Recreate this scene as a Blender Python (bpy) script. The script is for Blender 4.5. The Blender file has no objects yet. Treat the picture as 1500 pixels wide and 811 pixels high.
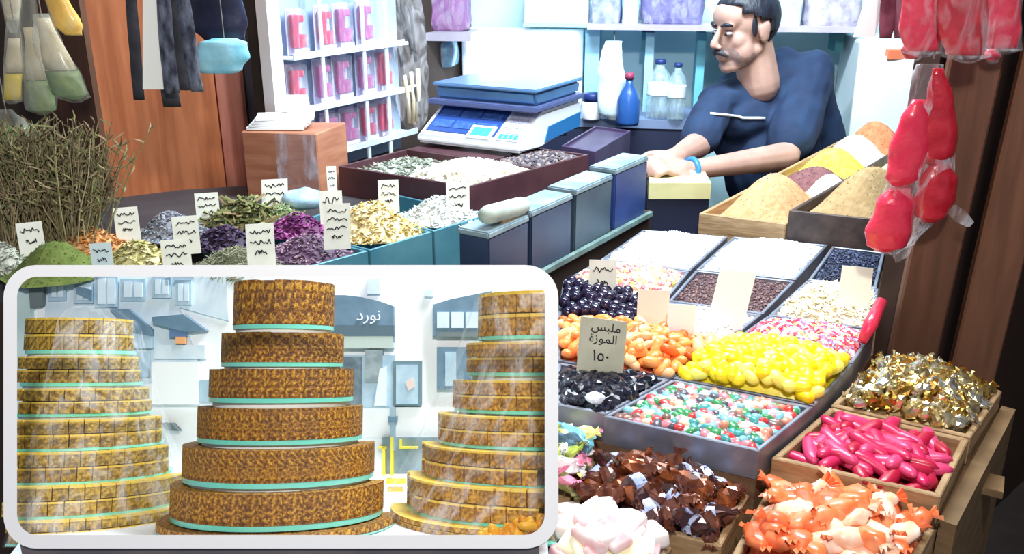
import bpy, bmesh, math, random
import numpy as np
from mathutils import Vector, Matrix, Euler, noise
random.seed(7)
SC = bpy.context.scene
COL = SC.collection
R = math.radians

# ------------------------------------------------------------------ camera
F = 1320.0; H = 1.55; PITCH = R(20)
cp, sp = math.cos(PITCH), math.sin(PITCH)
CAM = Vector((0, 0, H))
cd = bpy.data.cameras.new('camera'); cam = bpy.data.objects.new('camera', cd); COL.objects.link(cam)
cam.location = CAM; cam.rotation_euler = (R(90) - PITCH, 0, 0)
cd.sensor_width = 36; cd.lens = 36 * F / 1500; cd.clip_start = .05
SC.camera = cam

# ------------------------------------------------------------------ world, lights, exposure
w = bpy.data.worlds.new('world'); SC.world = w; w.use_nodes = True
w.node_tree.nodes['Background'].inputs[0].default_value = (.62, .72, .95, 1)
w.node_tree.nodes['Background'].inputs[1].default_value = .36
SC.view_settings.view_transform = 'Standard'; SC.view_settings.look = 'None'
SC.view_settings.exposure = 0.0; SC.view_settings.gamma = 1.0
SC.view_settings.use_curve_mapping = False

def lamp(name, kind, loc, power, col, size=.1, size_y=None, rot=(0, 0, 0), spread=None):
    l = bpy.data.lights.new(name, kind); l.energy = power; l.color = col
    if kind == 'AREA':
        l.size = size
        if size_y: l.shape = 'RECTANGLE'; l.size_y = size_y
        if spread: l.spread = spread
    else: l.shadow_soft_size = size
    o = bpy.data.objects.new(name, l); COL.objects.link(o); o.location = loc; o.rotation_euler = rot
    return o
# tubes under the stall roof (above the frame) and the lamp of the open alley on the camera's side, all out of the picture
lamp('stall_tube_rear_offscreen', 'AREA', (.45, 2.15, 2.42), 76, (.72, .9, 1), 1.3, .12, (R(24), 0, R(-12)))
lamp('stall_tube_table_offscreen', 'AREA', (.45, 1.75, 2.4), 32, (.95, .97, 1), 1.0, .12, (R(-6), 0, R(-35)))
lamp('alley_lamp_offscreen', 'POINT', (.1, -.2, 2.5), 125, (1, .96, .91), .08)

# ------------------------------------------------------------------ pixel helpers
def ray(x, y):
    u = (x - 750) / F; v = (405.5 - y) / F
    return Vector((u, cp + v * sp, -sp + v * cp))
def pz(x, y, z): d = ray(x, y); return CAM + d * ((z - H) / d.z)
def pY(x, y, Y): d = ray(x, y); return CAM + d * (Y / d.y)
def pP(x, y, p0, n): d = ray(x, y); return CAM + d * ((p0 - CAM).dot(n) / d.dot(n))
AX = Vector((.573, .820, 0)); BX = Vector((.820, -.573, 0))      # row direction of the stall, and across it

# ------------------------------------------------------------------ materials
def lin(c):
    f = lambda v: (v / 12.92 if v <= .04045 else ((v + .055) / 1.055) ** 2.4)
    return tuple(f(v / 255) for v in c) + (1,)
MATS = {}
def mat(name, c, rough=.5, metal=0, c2=None, scale=30, trans=0, emit=0, bump=0, coat=0, alpha=1, island=None, stretch=None, sss=0, ior=1.45, detail=4):
    if name in MATS: return MATS[name]
    m = bpy.data.materials.new(name); m.use_nodes = True; nt = m.node_tree; b = nt.nodes['Principled BSDF']
    b.inputs['Base Color'].default_value = lin(c); b.inputs['Roughness'].default_value = rough
    b.inputs['Metallic'].default_value = metal; b.inputs['IOR'].default_value = ior
    b.inputs['Transmission Weight'].default_value = trans; b.inputs['Coat Weight'].default_value = coat
    b.inputs['Alpha'].default_value = alpha
    if sss: b.inputs['Subsurface Weight'].default_value = sss; b.inputs['Subsurface Radius'].default_value = (.02, .01, .006); b.inputs['Subsurface Scale'].default_value = .4
    colout = None
    if c2 or bump:
        tc = nt.nodes.new('ShaderNodeTexCoord'); mp = nt.nodes.new('ShaderNodeMapping'); nz = nt.nodes.new('ShaderNodeTexNoise')
        nt.links.new(tc.outputs['Object'], mp.inputs[0]); nt.links.new(mp.outputs[0], nz.inputs['Vector'])
        mp.inputs['Scale'].default_value = stretch or (1, 1, 1)
        nz.inputs['Scale'].default_value = scale; nz.inputs['Detail'].default_value = detail
        if c2:
            rp = nt.nodes.new('ShaderNodeValToRGB'); rp.color_ramp.elements[0].position = .36; rp.color_ramp.elements[1].position = .64
            rp.color_ramp.elements[0].color = lin(c); rp.color_ramp.elements[1].color = lin(c2)
            nt.links.new(nz.outputs['Fac'], rp.inputs[0]); nt.links.new(rp.outputs[0], b.inputs['Base Color']); colout = rp.outputs[0]
        if bump:
            bp = nt.nodes.new('ShaderNodeBump'); bp.inputs['Strength'].default_value = bump; bp.inputs['Distance'].default_value = .01
            nt.links.new(nz.outputs['Fac'], bp.inputs['Height']); nt.links.new(bp.outputs[0], b.inputs['Normal'])
    if island:                                     # one flat colour for each loose piece of the mesh
        g = nt.nodes.new('ShaderNodeNewGeometry'); rp = nt.nodes.new('ShaderNodeValToRGB'); rp.color_ramp.interpolation = 'CONSTANT'
        e = rp.color_ramp.elements
        for i, k in enumerate(island):
            el = e[i] if i < 2 else e.new(i / len(island)); el.position = i / len(island); el.color = lin(k)
        nt.links.new(g.outputs['Random Per Island'], rp.inputs[0]); nt.links.new(rp.outputs[0], b.inputs['Base Color']); colout = rp.outputs[0]
    if emit:
        b.inputs['Emission Strength'].default_value = emit; b.inputs['Emission Color'].default_value = lin(c)
        if colout: nt.links.new(colout, b.inputs['Emission Color'])
    MATS[name] = m; return m
def film(name, c=(235, 240, 250), lo=.04, hi=.5, scale=14, rough=.12):
    if name in MATS: return MATS[name]
    m = bpy.data.materials.new(name); m.use_nodes = True; nt = m.node_tree; b = nt.nodes['Principled BSDF']
    b.inputs['Base Color'].default_value = lin(c); b.inputs['Roughness'].default_value = rough
    tc = nt.nodes.new('ShaderNodeTexCoord'); mp = nt.nodes.new('ShaderNodeMapping'); mp.inputs['Scale'].default_value = (1, 1, .35)
    nz = nt.nodes.new('ShaderNodeTexNoise'); nz.inputs['Scale'].default_value = scale; nz.inputs['Detail'].default_value = 6; nz.inputs['Distortion'].default_value = 1.2
    nt.links.new(tc.outputs['Object'], mp.inputs[0]); nt.links.new(mp.outputs[0], nz.inputs['Vector'])
    mr = nt.nodes.new('ShaderNodeMapRange'); mr.inputs[1].default_value = .45; mr.inputs[2].default_value = .72; mr.inputs[3].default_value = lo; mr.inputs[4].default_value = hi
    nt.links.new(nz.outputs['Fac'], mr.inputs[0]); nt.links.new(mr.outputs[0], b.inputs['Alpha'])
    bp = nt.nodes.new('ShaderNodeBump'); bp.inputs['Strength'].default_value = .5; bp.inputs['Distance'].default_value = .01
    nt.links.new(nz.outputs['Fac'], bp.inputs['Height']); nt.links.new(bp.outputs[0], b.inputs['Normal'])
    MATS[name] = m; return m

# ------------------------------------------------------------------ mesh helpers
def prism(bm, bot, top):
    n = len(bot); a = [bm.verts.new(p) for p in bot]; b = [bm.verts.new(p) for p in top]
    bm.faces.new(a[::-1]); bm.faces.new(b)
    for i in range(n): bm.faces.new((a[i], a[(i + 1) % n], b[(i + 1) % n], b[i]))
def box(bm, c, s, rot=None, bev=0):
    c = Vector(c); M = rot.to_matrix() if isinstance(rot, Euler) else (rot or Matrix.Identity(3))
    x, y, z = (v / 2 for v in s)
    P = lambda a, b, d: c + M @ Vector((a, b, d))
    if bev:
        t = bmesh.new(); bmesh.ops.create_cube(t, size=1)
        for v in t.verts: v.co = Vector((v.co.x * s[0], v.co.y * s[1], v.co.z * s[2]))
        bmesh.ops.bevel(t, geom=t.edges[:], offset=bev, segments=2, affect='EDGES', profile=.6)
        vm = {v: bm.verts.new(c + M @ v.co) for v in t.verts}
        for f in t.faces: bm.faces.new([vm[v] for v in f.verts])
        t.free(); return
    prism(bm, [P(-x, -y, -z), P(x, -y, -z), P(x, y, -z), P(-x, y, -z)], [P(-x, -y, z), P(x, -y, z), P(x, y, z), P(-x, y, z)])
def seg_frame(d):
    d = d.normalized(); a = Vector((0, 0, 1)) if abs(d.z) < .9 else Vector((1, 0, 0))
    u = d.cross(a).normalized(); return u, d.cross(u)
def tube(bm, pts, r, n=8, cap=True):
    pts = [Vector(p) for p in pts]; rs = r if isinstance(r, (list, tuple)) else [r] * len(pts); rings = []
    for i, p in enumerate(pts):
        d = (pts[min(i + 1, len(pts) - 1)] - pts[max(i - 1, 0)]); u, v = seg_frame(d)
        rings.append([bm.verts.new(p + (u * math.cos(2 * math.pi * k / n) + v * math.sin(2 * math.pi * k / n)) * rs[i]) for k in range(n)])
    for a, b in zip(rings, rings[1:]):
        for k in range(n): bm.faces.new((a[k], a[(k + 1) % n], b[(k + 1) % n], b[k]))
    if cap: bm.faces.new(rings[0][::-1]); bm.faces.new(rings[-1])
def ellip(bm, c, r, M=None, seg=16, rings=10):
    M4 = Matrix.Translation(Vector(c)) @ (M.to_4x4() if M else Matrix.Identity(4)) @ Matrix.Diagonal((*r, 1))
    return bmesh.ops.create_uvsphere(bm, u_segments=seg, v_segments=rings, radius=1, matrix=M4)['verts']
def capsule(bm, p, q, r1, r2, n=12):
    p, q = Vector(p), Vector(q); d = (q - p); L = d.length; d.normalize(); pts = []; rs = []
    for k in range(4): t = k / 4 * math.pi / 2; pts.append(p - d * r1 * math.cos(t)); rs.append(max(r1 * math.sin(t), r1 * .08))
    pts.append(p); rs.append(r1); pts.append(q); rs.append(r2)
    for k in range(1, 5): t = k / 4 * math.pi / 2; pts.append(q + d * r2 * math.sin(t)); rs.append(max(r2 * math.cos(t), r2 * .08))
    tube(bm, pts, rs, n)
def lathe(bm, prof, c=(0, 0, 0), n=24, M=None):
    c = Vector(c); M = M or Matrix.Identity(3); rings = []
    for r, z in prof: rings.append([bm.verts.new(c + M @ Vector((r * math.cos(2 * math.pi * k / n), r * math.sin(2 * math.pi * k / n), z))) for k in range(n)])
    for a, b in zip(rings, rings[1:]):
        for k in range(n): bm.faces.new((a[k], a[(k + 1) % n], b[(k + 1) % n], b[k]))
    bm.faces.new(rings[0][::-1]); bm.faces.new(rings[-1])
def tomesh(name, bm, m=None, smooth=False):
    me = bpy.data.meshes.new(name); bmesh.ops.recalc_face_normals(bm, faces=bm.faces[:]); bm.to_mesh(me); bm.free()
    if m: me.materials.append(m)
    if smooth:
        for p in me.polygons: p.use_smooth = True
    return me
def link(name, me, parent=None, label=None, cat=None, group=None, kind=None, loc=None, rot=None):
    o = bpy.data.objects.new(name, me); COL.objects.link(o)
    if parent: o.parent = parent
    if label: o['label'] = label
    if cat: o['category'] = cat
    if group: o['group'] = group
    if kind: o['kind'] = kind
    if loc is not None: o.location = loc
    if rot is not None: o.rotation_euler = rot
    return o
def obj(name, bm, m, parent=None, smooth=False, **k):
    """mesh whose vertices are in world space (or in the parent's space when the parent is placed)"""
    return link(name, tomesh(name, bm, m, smooth), parent, **k)
def thing(name, label, cat, loc=(0, 0, 0), rot=(0, 0, 0), group=None):
    return link(name, None, None, label, cat, group, None, loc, rot)
def boxobj(name, c, s, m, parent=None, rot=None, bev=0, **k):
    bm = bmesh.new(); box(bm, c, s, rot, bev); return obj(name, bm, m, parent, **k)
def crumple(me, amp, sc, seed=0):
    for v in me.vertices:
        n = noise.noise_vector(v.co * sc + Vector((seed * 3.1, seed * 1.7, seed * .9))); v.co += n * amp
def quadpt(c, u, v):          # c = FL, FR, BR, BL
    return (c[0] * (1 - u) + c[1] * u) * (1 - v) + (c[3] * (1 - u) + c[2] * u) * v

WOOD = mat('orange_brown_wood', (150, 82, 48), .45, c2=(176, 104, 66), scale=6, stretch=(6, 6, .7), bump=.15)
WOODR = mat('reddish_plank', (140, 78, 62), .5, c2=(160, 98, 80), scale=7, stretch=(6, 6, .7), bump=.15)
WOODD = mat('dark_post_wood', (92, 60, 42), .55, c2=(110, 72, 52), scale=7, stretch=(6, 6, .6), bump=.2)
WOODP = mat('pale_tray_wood', (150, 118, 82), .6, c2=(176, 146, 108), scale=18, stretch=(1, 1, 5), bump=.2)
DARK = mat('dark_boards', (52, 40, 34), .8, c2=(64, 50, 42), scale=5)
BROWNBOX = mat('dark_brown_crate', (58, 46, 44), .6, c2=(84, 68, 62), scale=22, bump=.25)
STEEL = mat('grey_tray_metal', (150, 152, 165), .4, .55, c2=(120, 124, 138), scale=14)
WHITE = mat('white_plastic', (240, 243, 246), .4)
PAPER = mat('tag_card', (236, 236, 224), .8, c2=(222, 222, 208), scale=20)
PAPERG = mat('greyish_tag_card', (196, 194, 172), .8, c2=(180, 178, 158), scale=20)
INK = mat('black_ink', (30, 30, 36), .8)

# ------------------------------------------------------------------ the setting
boxobj('floor', (0, 1.6, -.02), (6, 6, .04), mat('floor_concrete', (70, 66, 64), .8, c2=(90, 86, 84), scale=4), kind='structure')
boxobj('ceiling', (0, 2.0, 2.62), (6, 4.2, .04), mat('ceiling_boards', (60, 56, 54), .8, c2=(76, 70, 66), scale=4), kind='structure')
WB = Vector((.15, 3.45, 0)); WBn = Vector((math.sin(R(8)), math.cos(R(8)), 0)); WBx = Vector((math.cos(R(8)), -math.sin(R(8)), 0))
RB = Euler((0, 0, R(-8)))
boxobj('wall_back', WB + WBn * .05 + Vector((.35, 0, 1.3)), (3.9, .1, 2.6), mat('pale_cyan_plaster', (186, 228, 236), .6, c2=(206, 238, 244), scale=3), rot=RB, kind='structure')
boxobj('wall_right', (1.75, 2.2, 1.3), (.08, 3.0, 2.6), mat('brown_wall_paint', (58, 40, 34), .9, c2=(68, 48, 40), scale=4), kind='structure')
bm = bmesh.new(); wq = [Vector((.79, 1.70, 0)), Vector((1.71, 2.52, 0)), Vector((1.68, 2.56, 0)), Vector((.76, 1.74, 0))]
prism(bm, wq, [p + Vector((0, 0, 2.6)) for p in wq]); obj('wall_side', bm, MATS['brown_wall_paint'], kind='structure')

# left wall: dark backing with wooden boards standing on the herb counter
HZ = .93                                           # herb counter top
def board(name, xb0, yb0, xb1, yb1, z0, z1, th, m, parent=None, **k):
    a = pz(xb0, yb0, z0); b = pz(xb1, yb1, z0); n = Vector((-(b - a).y, (b - a).x, 0)).normalized() * th
    bm = bmesh.new(); zt = Vector((0, 0, z1 - z0)); q = [a, b, b + n, a + n]
    prism(bm, q, [p + zt for p in q]); return obj(name, bm, m, parent, **k)
wl = board('wall_left', -160, 330, 162, 322, .0, 2.6, .03, DARK, kind='structure') if False else None
bmw = bmesh.new()
p0 = Vector((-2.2, 2.30, 0)); p1 = Vector((-.66, 2.62, 0)); p2 = Vector((-.15, 3.55, 0))
for nm, a, b in (('wall_left', p0 + Vector((0, .06, 0)), p1 + Vector((0, .04, 0))), ('wall_inner', p1, p2)):
    n = Vector((-(b - a).y, (b - a).x, 0)).normalized() * .05; q = [a, b, b + n, a + n]; bmw = bmesh.new(); prism(bmw, q, [p + Vector((0, 0, 2.6)) for p in q])
    obj(nm, bmw, DARK, kind='structure')
wall_left = bpy.data.objects['wall_left']
board('panel', 168, 322, 334, 300, .86, 2.6, .03, WOOD, wall_left)
board('panel', 336, 298, 374, 291, .86, 2.6, .04, WOODR, wall_left)
board('panel', 100, 300, 166, 323, .86, 2.6, .03, WOODD, wall_left)
board('panel', 376, 283, 402, 279, .86, 2.6, .04, mat('slate_post_paint', (58, 54, 66), .6, c2=(70, 66, 78), scale=6), wall_left)

# ------------------------------------------------------------------ herb counter and showcase plinth
def quadobj(name, pts, z0, z1, m, parent=None, **k):
    bm = bmesh.new(); prism(bm, [Vector((p.x, p.y, z0)) for p in pts], [Vector((p.x, p.y, z1)) for p in pts]); return obj(name, bm, m, parent, **k)
hc = [Vector((-1.75, 1.70, 0)), pz(426, 398, HZ + .02), pz(293, 357, HZ + .02), pz(581, 283, HZ + .02), pz(716, 312, HZ + .02), pz(900, 236, HZ), Vector((.02, 2.95, 0)), Vector((-.40, 2.92, 0)), Vector((-.62, 2.52, 0)), Vector((-1.75, 2.22, 0))]
t = thing('herb_counter', 'long low dark counter carrying the boxes of dried herbs', 'counter')
quadobj('counter_top', hc, HZ - .05, HZ - .01, mat('counter_dark', (60, 56, 60), .6, c2=(74, 70, 74), scale=8), t)
hb = hc
quadobj('tin_ledge', [pz(*c, HZ + .02) for c in ((296, 358), (432, 396), (715, 314), (581, 285))], 0, HZ - .14, DARK, t)
quadobj('counter_base', hb, 0, HZ - .05, DARK, t)

# ------------------------------------------------------------------ bits and heaps
def bits_into(V, Fc, centers, normals, kind, size, rng):
    """append loose little pieces: 'flake', 'grain', 'bead', 'twig'"""
    if kind == 'bead':
        base = np.array([(1, 0, 0), (-1, 0, 0), (0, 1, 0), (0, -1, 0), (0, 0, 1), (0, 0, -1), (.58, .58, .58), (-.58, .58, .58), (.58, -.58, .58), (-.58, -.58, .58)]) * .5
        fc = [(0, 6, 4), (6, 2, 4), (2, 7, 4), (7, 1, 4), (1, 9, 4), (9, 3, 4), (3, 8, 4), (8, 0, 4), (0, 2, 6), (2, 1, 7), (1, 3, 9), (3, 0, 8), (2, 0, 5), (1, 2, 5), (3, 1, 5), (0, 3, 5)]
    elif kind == 'grain':
        base = np.array([(1, 0, 0), (-1, 0, 0), (0, .6, 0), (0, -.6, 0), (0, 0, .6), (0, 0, -.6)]) * .5
        fc = [(0, 2, 4), (2, 1, 4), (1, 3, 4), (3, 0, 4), (2, 0, 5), (1, 2, 5), (3, 1, 5), (0, 3, 5)]
    elif kind == 'flake':
        base = np.array([(1, .1, .12), (0, .55, -.05), (-1, 0, .15), (0, -.5, 0), (0, 0, .18), (0, 0, -.1)]) * .5
        fc = [(0, 1, 4), (1, 2, 4), (2, 3, 4), (3, 0, 4), (1, 0, 5), (2, 1, 5), (3, 2, 5), (0, 3, 5)]
    else:
        base = np.array([(1, .06, 0), (1, -.06, 0), (1, 0, .1), (-1, .09, 0), (-1, -.09, 0), (-1, 0, .14)]) * .5
        fc = [(0, 1, 2), (3, 5, 4), (0, 3, 4), (0, 4, 1), (1, 4, 5), (1, 5, 2), (2, 5, 3), (2, 3, 0)]
    for c in centers:
        e = Euler((rng.uniform(-.6, .6), rng.uniform(-.6, .6), rng.uniform(0, 6.3))).to_matrix()
        s = size * rng.uniform(.65, 1.35); A = (base * s) @ np.array(e).T + np.array(c); o = len(V)
        V.extend(map(tuple, A)); Fc.extend(tuple(i + o for i in f) for f in fc)
def heap_mesh(name, surf, n, kind, size, m, grid=14, skirt=None):
    """surf(u, v) -> point on the heap; a closed under-surface plus n pieces lying on it"""
    rng = random.Random(name); V, Fc = [], []
    for i in range(grid + 1):
        for j in range(grid + 1): V.append(tuple(surf(i / grid, j / grid) - Vector((0, 0, size * .25))))
    for i in range(grid):
        for j in range(grid):
            a = i * (grid + 1) + j; Fc.append((a, a + grid + 1, a + grid + 2, a + 1))
    cs = [tuple(surf(rng.uniform(.01, .99), rng.uniform(.01, .99))) for _ in range(n)]
    bits_into(V, Fc, cs, None, kind, size, rng)
    me = bpy.data.meshes.new(name); me.from_pydata(V, [], Fc); me.materials.append(m); me.update(); return me
def isl(name, cols, rough=.6, **k): return mat(name, cols[0], rough, island=cols, **k)
def pile(name, cx, cy, hw, hpx, z, m, kind, size, n, label, depth=.8, sharp=.9):
    """a mound of loose stuff: middle of its foot at the pixel, half width and height in pixels"""
    c = pz(cx, cy, z); d = (c - CAM).dot(Vector((0, cp, -sp))); r = hw / F * d; hh = hpx / F * d
    def surf(u, v):
        a = 2 * math.pi * u; q = 1.02 * (1 - v)
        x = q * r * math.cos(a); y = q * r * depth * math.sin(a)
        zz = hh * (math.cos(min(q, 1) * math.pi) * .5 + .5) ** sharp
        return c + Vector((x, y, zz + .004 * noise.noise(Vector((x * 40, y * 40, cx)))))
    def surf2(u, v): return surf(u, 1 - math.sqrt(max(1 - v, 0)) if v < .999 else 1)
    return link(name, heap_mesh(name, surf2, n, kind, size, m), None, label, 'herbs', 'heaps of dried herbs on the counter', 'stuff')

# teal tins that hold the front row of herbs
TEAL = mat('teal_tin_paint', (72, 128, 146), .4, .1, c2=(92, 146, 160), scale=9)
NAVY = mat('navy_tin_paint', (42, 54, 88), .4, .1, c2=(52, 68, 96), scale=9)
def open_box(name, quad, z0, z1, m, label, cat, th=.006, group=None, floor_z=None, tilt=False):
    t = thing(name, label, cat, group=group)
    cen = sum(quad, Vector()) / 4
    inn = []
    for i in range(4):
        a, b, c = quad[i - 1], quad[i], quad[(i + 1) % 4]
        e1 = (b - a).normalized(); e2 = (c - b).normalized(); n1 = Vector((-e1.y, e1.x, 0)); n2 = Vector((-e2.y, e2.x, 0))
        if (cen - b).dot(n1) < 0: n1 = -n1
        if (cen - b).dot(n2) < 0: n2 = -n2
        inn.append(b + (n1 + n2) * th / max(.3, 1 + n1.dot(n2)))
    S = lambda p, z: Vector((p.x, p.y, z + (p.z if tilt else 0)))
    for i, nm in enumerate(('front_side', 'right_side', 'rear_side', 'left_side')):
        j = (i + 1) % 4; bm = bmesh.new(); q = [quad[i], quad[j], inn[j], inn[i]]
        prism(bm, [S(p, z0) for p in q], [S(p, z1) for p in q]); bmesh.ops.bevel(bm, geom=bm.edges[:], offset=th * .18, segments=1, affect='EDGES')
        obj(nm, bm, m, t)
    bm = bmesh.new(); prism(bm, [S(p, z0) for p in inn], [S(p, floor_z or z0 + .006) for p in inn]); obj('bottom', bm, m, t)
    return t, [S(p, z1) for p in inn]
def Q(px, z): return [pz(x, y, z) for x, y in px]
HT = HZ + .02
for nm, q, lab in (('herb_tin', [(500, 305), (636, 338), (715, 314), (582, 285)], 'teal painted tin holding the whitish flower heads'),
                   ('herb_tin', [(402, 332), (542, 366), (633, 339), (497, 305)], 'teal painted tin holding the golden chamomile'),
                   ('herb_tin', [(296, 358), (432, 396), (539, 367), (399, 333)], 'teal painted tin holding the mauve petals')):
    open_box(nm, Q(q, HT), HT - .16, HT, TEAL, lab, 'tin', group='teal herb tins')
P_ = pile
P_('herb_heap', 645, 318, 62, 32, HT - .005, isl('white_flowers', [(224, 226, 222), (200, 206, 206), (240, 240, 236), (176, 178, 160), (214, 220, 230)]), 'flake', .016, 520, 'heap of whitish dried flower heads beside the stepped navy tins', .75)
P_('herb_heap', 545, 338, 78, 44, HT - .005, isl('golden_chamomile', [(214, 188, 120), (190, 160, 86), (226, 210, 160), (168, 136, 70), (236, 222, 180)]), 'flake', .015, 800, 'heap of golden yellow dried chamomile in front of the brown tray box', .75)
P_('herb_heap', 455, 368, 66, 26, HT - .005, isl('mauve_petals', [(120, 88, 116), (146, 112, 134), (92, 66, 92), (172, 140, 150), (110, 90, 100)]), 'flake', .011, 620, 'heap of mauve dried petals in the foremost teal tin', .8)
P_('herb_heap', 438, 338, 58, 26, HT, isl('magenta_petals', [(122, 40, 104), (150, 60, 130), (92, 30, 80), (170, 90, 150), (110, 48, 110)]), 'flake', .014, 420, 'heap of magenta dried hibiscus behind the mauve petals', .7)
P_('herb_heap', 330, 356, 56, 26, HT, isl('dark_purple_herb', [(58, 40, 72), (78, 56, 92), (44, 30, 52), (98, 78, 104)]), 'flake', .014, 420, 'heap of dark purple dried petals beside the leaning price tag', .7)
P_('herb_heap', 252, 343, 58, 34, HT, isl('grey_blue_lavender', [(132, 136, 148), (108, 112, 128), (156, 158, 164), (92, 94, 104), (170, 176, 190)]), 'grain', .011, 700, 'heap of grey blue lavender at the foot of the orange wood panel', .7)
P_('herb_heap', 360, 322, 60, 28, HT, isl('olive_twigs', [(92, 96, 52), (120, 122, 70), (70, 72, 40), (160, 160, 110), (140, 120, 80)]), 'twig', .06, 230, 'heap of olive green dried stalks behind the purple petals', .7)
P_('herb_heap', 135, 360, 60, 26, HT, isl('orange_peel_bits', [(214, 150, 84), (190, 122, 60), (226, 176, 120), (166, 104, 50)]), 'flake', .015, 480, 'heap of orange dried peel between the green powder and the tags', .7)
P_('herb_heap', 205, 386, 62, 34, HT, isl('yellow_flower_bits', [(206, 196, 124), (180, 168, 96), (224, 218, 164), (150, 136, 76), (120, 106, 60)]), 'flake', .014, 620, 'heap of pale yellow dried blossoms beside the green powder', .7)
P_('herb_heap', 85, 398, 78, 48, HT, mat('green_powder', (92, 108, 48), .9, c2=(112, 124, 60), scale=60), 'grain', .004, 300, 'smooth mound of green henna powder', .8)
P_('herb_heap', 345, 392, 66, 30, HT, isl('grey_green_herb', [(128, 132, 104), (150, 150, 122), (104, 108, 84), (170, 168, 140)]), 'twig', .018, 600, 'heap of grey green crumbled leaves in front of the purple petals', .7)
P_('herb_heap', 8, 392, 40, 40, HT, isl('pale_grey_herb', [(170, 174, 156), (140, 146, 128), (196, 198, 184), (120, 124, 108)]), 'flake', .014, 300, 'heap of pale grey leaves at the foot of the dried branches', .8)
P_('herb_heap', 410, 318, 34, 16, HT, isl('mint_green_leaf', [(136, 156, 104), (160, 176, 130), (110, 130, 84), (186, 196, 150)]), 'twig', .03, 160, 'heap of mint green leaves beside the pale blue bag', .7)

# bundle of dried branches on the far left
t = thing('dried_branches', 'tall bundle of dried grey brown herb branches leaning in the corner', 'dried herbs', group='dried branch bundles')
c0 = pz(60, 362, HT); BR = isl('dried_branch_brown', [(150, 134, 100), (124, 110, 80), (172, 156, 120), (104, 94, 66), (136, 138, 92)], .9)
rng = random.Random(3)
for k in range(9):
    bm = bmesh.new()
    for j in range(40):
        b0 = c0 + Vector((rng.uniform(-.09, .10) + (k - 4) * .008, rng.uniform(-.03, .05), 0))
        L = rng.uniform(.16, .27); dx = (k - 4) * .02 + rng.gauss(-.01, .03)
        p = [b0 + Vector((dx * s, .04 * s, L * s)) + Vector((rng.gauss(0, .004), rng.gauss(0, .004), 0)) for s in (0, .35, .7, 1)]
        tube(bm, p, [.0016, .0014, .0012, .0006], 4)
        for q in range(7):
            s = rng.uniform(.35, 1); b = b0 + Vector((dx * s, .04 * s, L * s)); e = b + Vector((rng.gauss(0, .014), rng.gauss(0, .012), rng.uniform(.006, .026)))
            tube(bm, [b, (b + e) / 2 + Vector((.002, 0, 0)), e], [.001, .0022, .0006], 3)
    obj('branch', bm, BR, t)

# ------------------------------------------------------------------ price tags
def squiggle(bm, x0, x1, z, h, rng, th, y):
    """one line of handwriting as a thin raised ribbon in the tag's x-z plane"""
    n = 13; pts = []
    for i in range(n):
        s = i / (n - 1); pts.append((x0 + (x1 - x0) * s + rng.uniform(-1, 1) * .02 * (x1 - x0), z + rng.uniform(-.5, .5) * h))
    for (ax, az), (bx, bz) in zip(pts, pts[1:]):
        d = Vector((bx - ax, bz - az)); L = d.length or 1e-6; nx, nz = -d.y / L * th, d.x / L * th
        prism(bm, [(ax + nx, y, az + nz), (bx + nx, y, bz + nz), (bx - nx, y, bz - nz), (ax - nx, y, az - nz)],
                  [(ax + nx, y - .0006, az + nz), (bx + nx, y - .0006, bz + nz), (bx - nx, y - .0006, bz - nz), (ax - nx, y - .0006, az - nz)])
def text_mesh(s, size, ext=.0004):
    c = bpy.data.curves.new('lettering', 'FONT'); c.body = s; c.size = size; c.align_x = 'CENTER'; c.align_y = 'CENTER'; c.extrude = ext
    o = bpy.data.objects.new('lettering_tmp', c); COL.objects.link(o)
    dg = bpy.context.evaluated_depsgraph_get(); me = bpy.data.meshes.new_from_object(o.evaluated_get(dg)); me.name = 'lettering'
    bpy.data.objects.remove(o); return me
def price_tag(x0, y0, x1, y1, base, label, lines=3, m=None, lean=0, text=None, yaw=None, tilt=-12, side=None, roll=0):
    """pixel box of the card; base = ('z', z) of its foot or ('Y', depth)"""
    cx = (x0 + x1) / 2; p = pz(cx, y1, base[1]) if base[0] == 'z' else pY(cx, y1, base[1])
    d = (p - CAM).dot(Vector((0, cp, -sp))); W = (x1 - x0) / F * d; Hh = (y1 - y0) / F * d / math.cos(R(20 + tilt))
    t = thing('price_tag', label, 'price tag', p - Vector((0, 0, .012)), (R(tilt), R(roll), -math.atan2(p.x, p.y) * .8 if yaw is None else R(yaw)), group='handwritten price tags')
    bm = bmesh.new(); th = .0012; l = lean * W
    prism(bm, [(-W / 2, 0, 0), (W / 2, 0, 0), (W / 2, th, 0), (-W / 2, th, 0)], [(-W / 2 + l, 0, Hh + .012), (W / 2 + l, 0, Hh + .012), (W / 2 + l, th, Hh + .012), (-W / 2 + l, th, Hh + .012)])
    obj('card', bm, m or PAPER, t)
    rng = random.Random(label)
    if lines:
        bm = bmesh.new()
        for k in range(lines):
            z = .012 + Hh * (1 - (k + .8) / (lines + .6)); o = l * z / (Hh + .012); w_ = W * (.36 if k < lines - 1 else .2)
            squiggle(bm, -w_ + o, w_ + o, z, Hh * .42 / lines, rng, W * .019, -.0002)
        obj('writing', bm, INK, t)
    if text:
        for s, sz, zx, zz in text:
            me = text_mesh(s, sz * Hh); me.materials.append(INK)
            link('writing', me, t, loc=(zx * W + l * zz, -.0008, .012 + zz * Hh), rot=(R(90), 0, 0))
    return t
PT = price_tag
PT(31, 326, 65, 366, ('z', HT + .02), 'white price tag in front of the dried branches', 2)
PT(172, 304, 205, 346, ('z', HT + .015), 'white price tag between the orange peel and the lavender')
PT(137, 356, 166, 392, ('z', HT + .03), 'pale blue price tag at the edge of the orange peel', 2, m=mat('pale_blue_card', (190, 204, 206), .8))
PT(257, 317, 293, 364, ('z', HT + .02), 'white price tag in front of the grey blue lavender')
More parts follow.
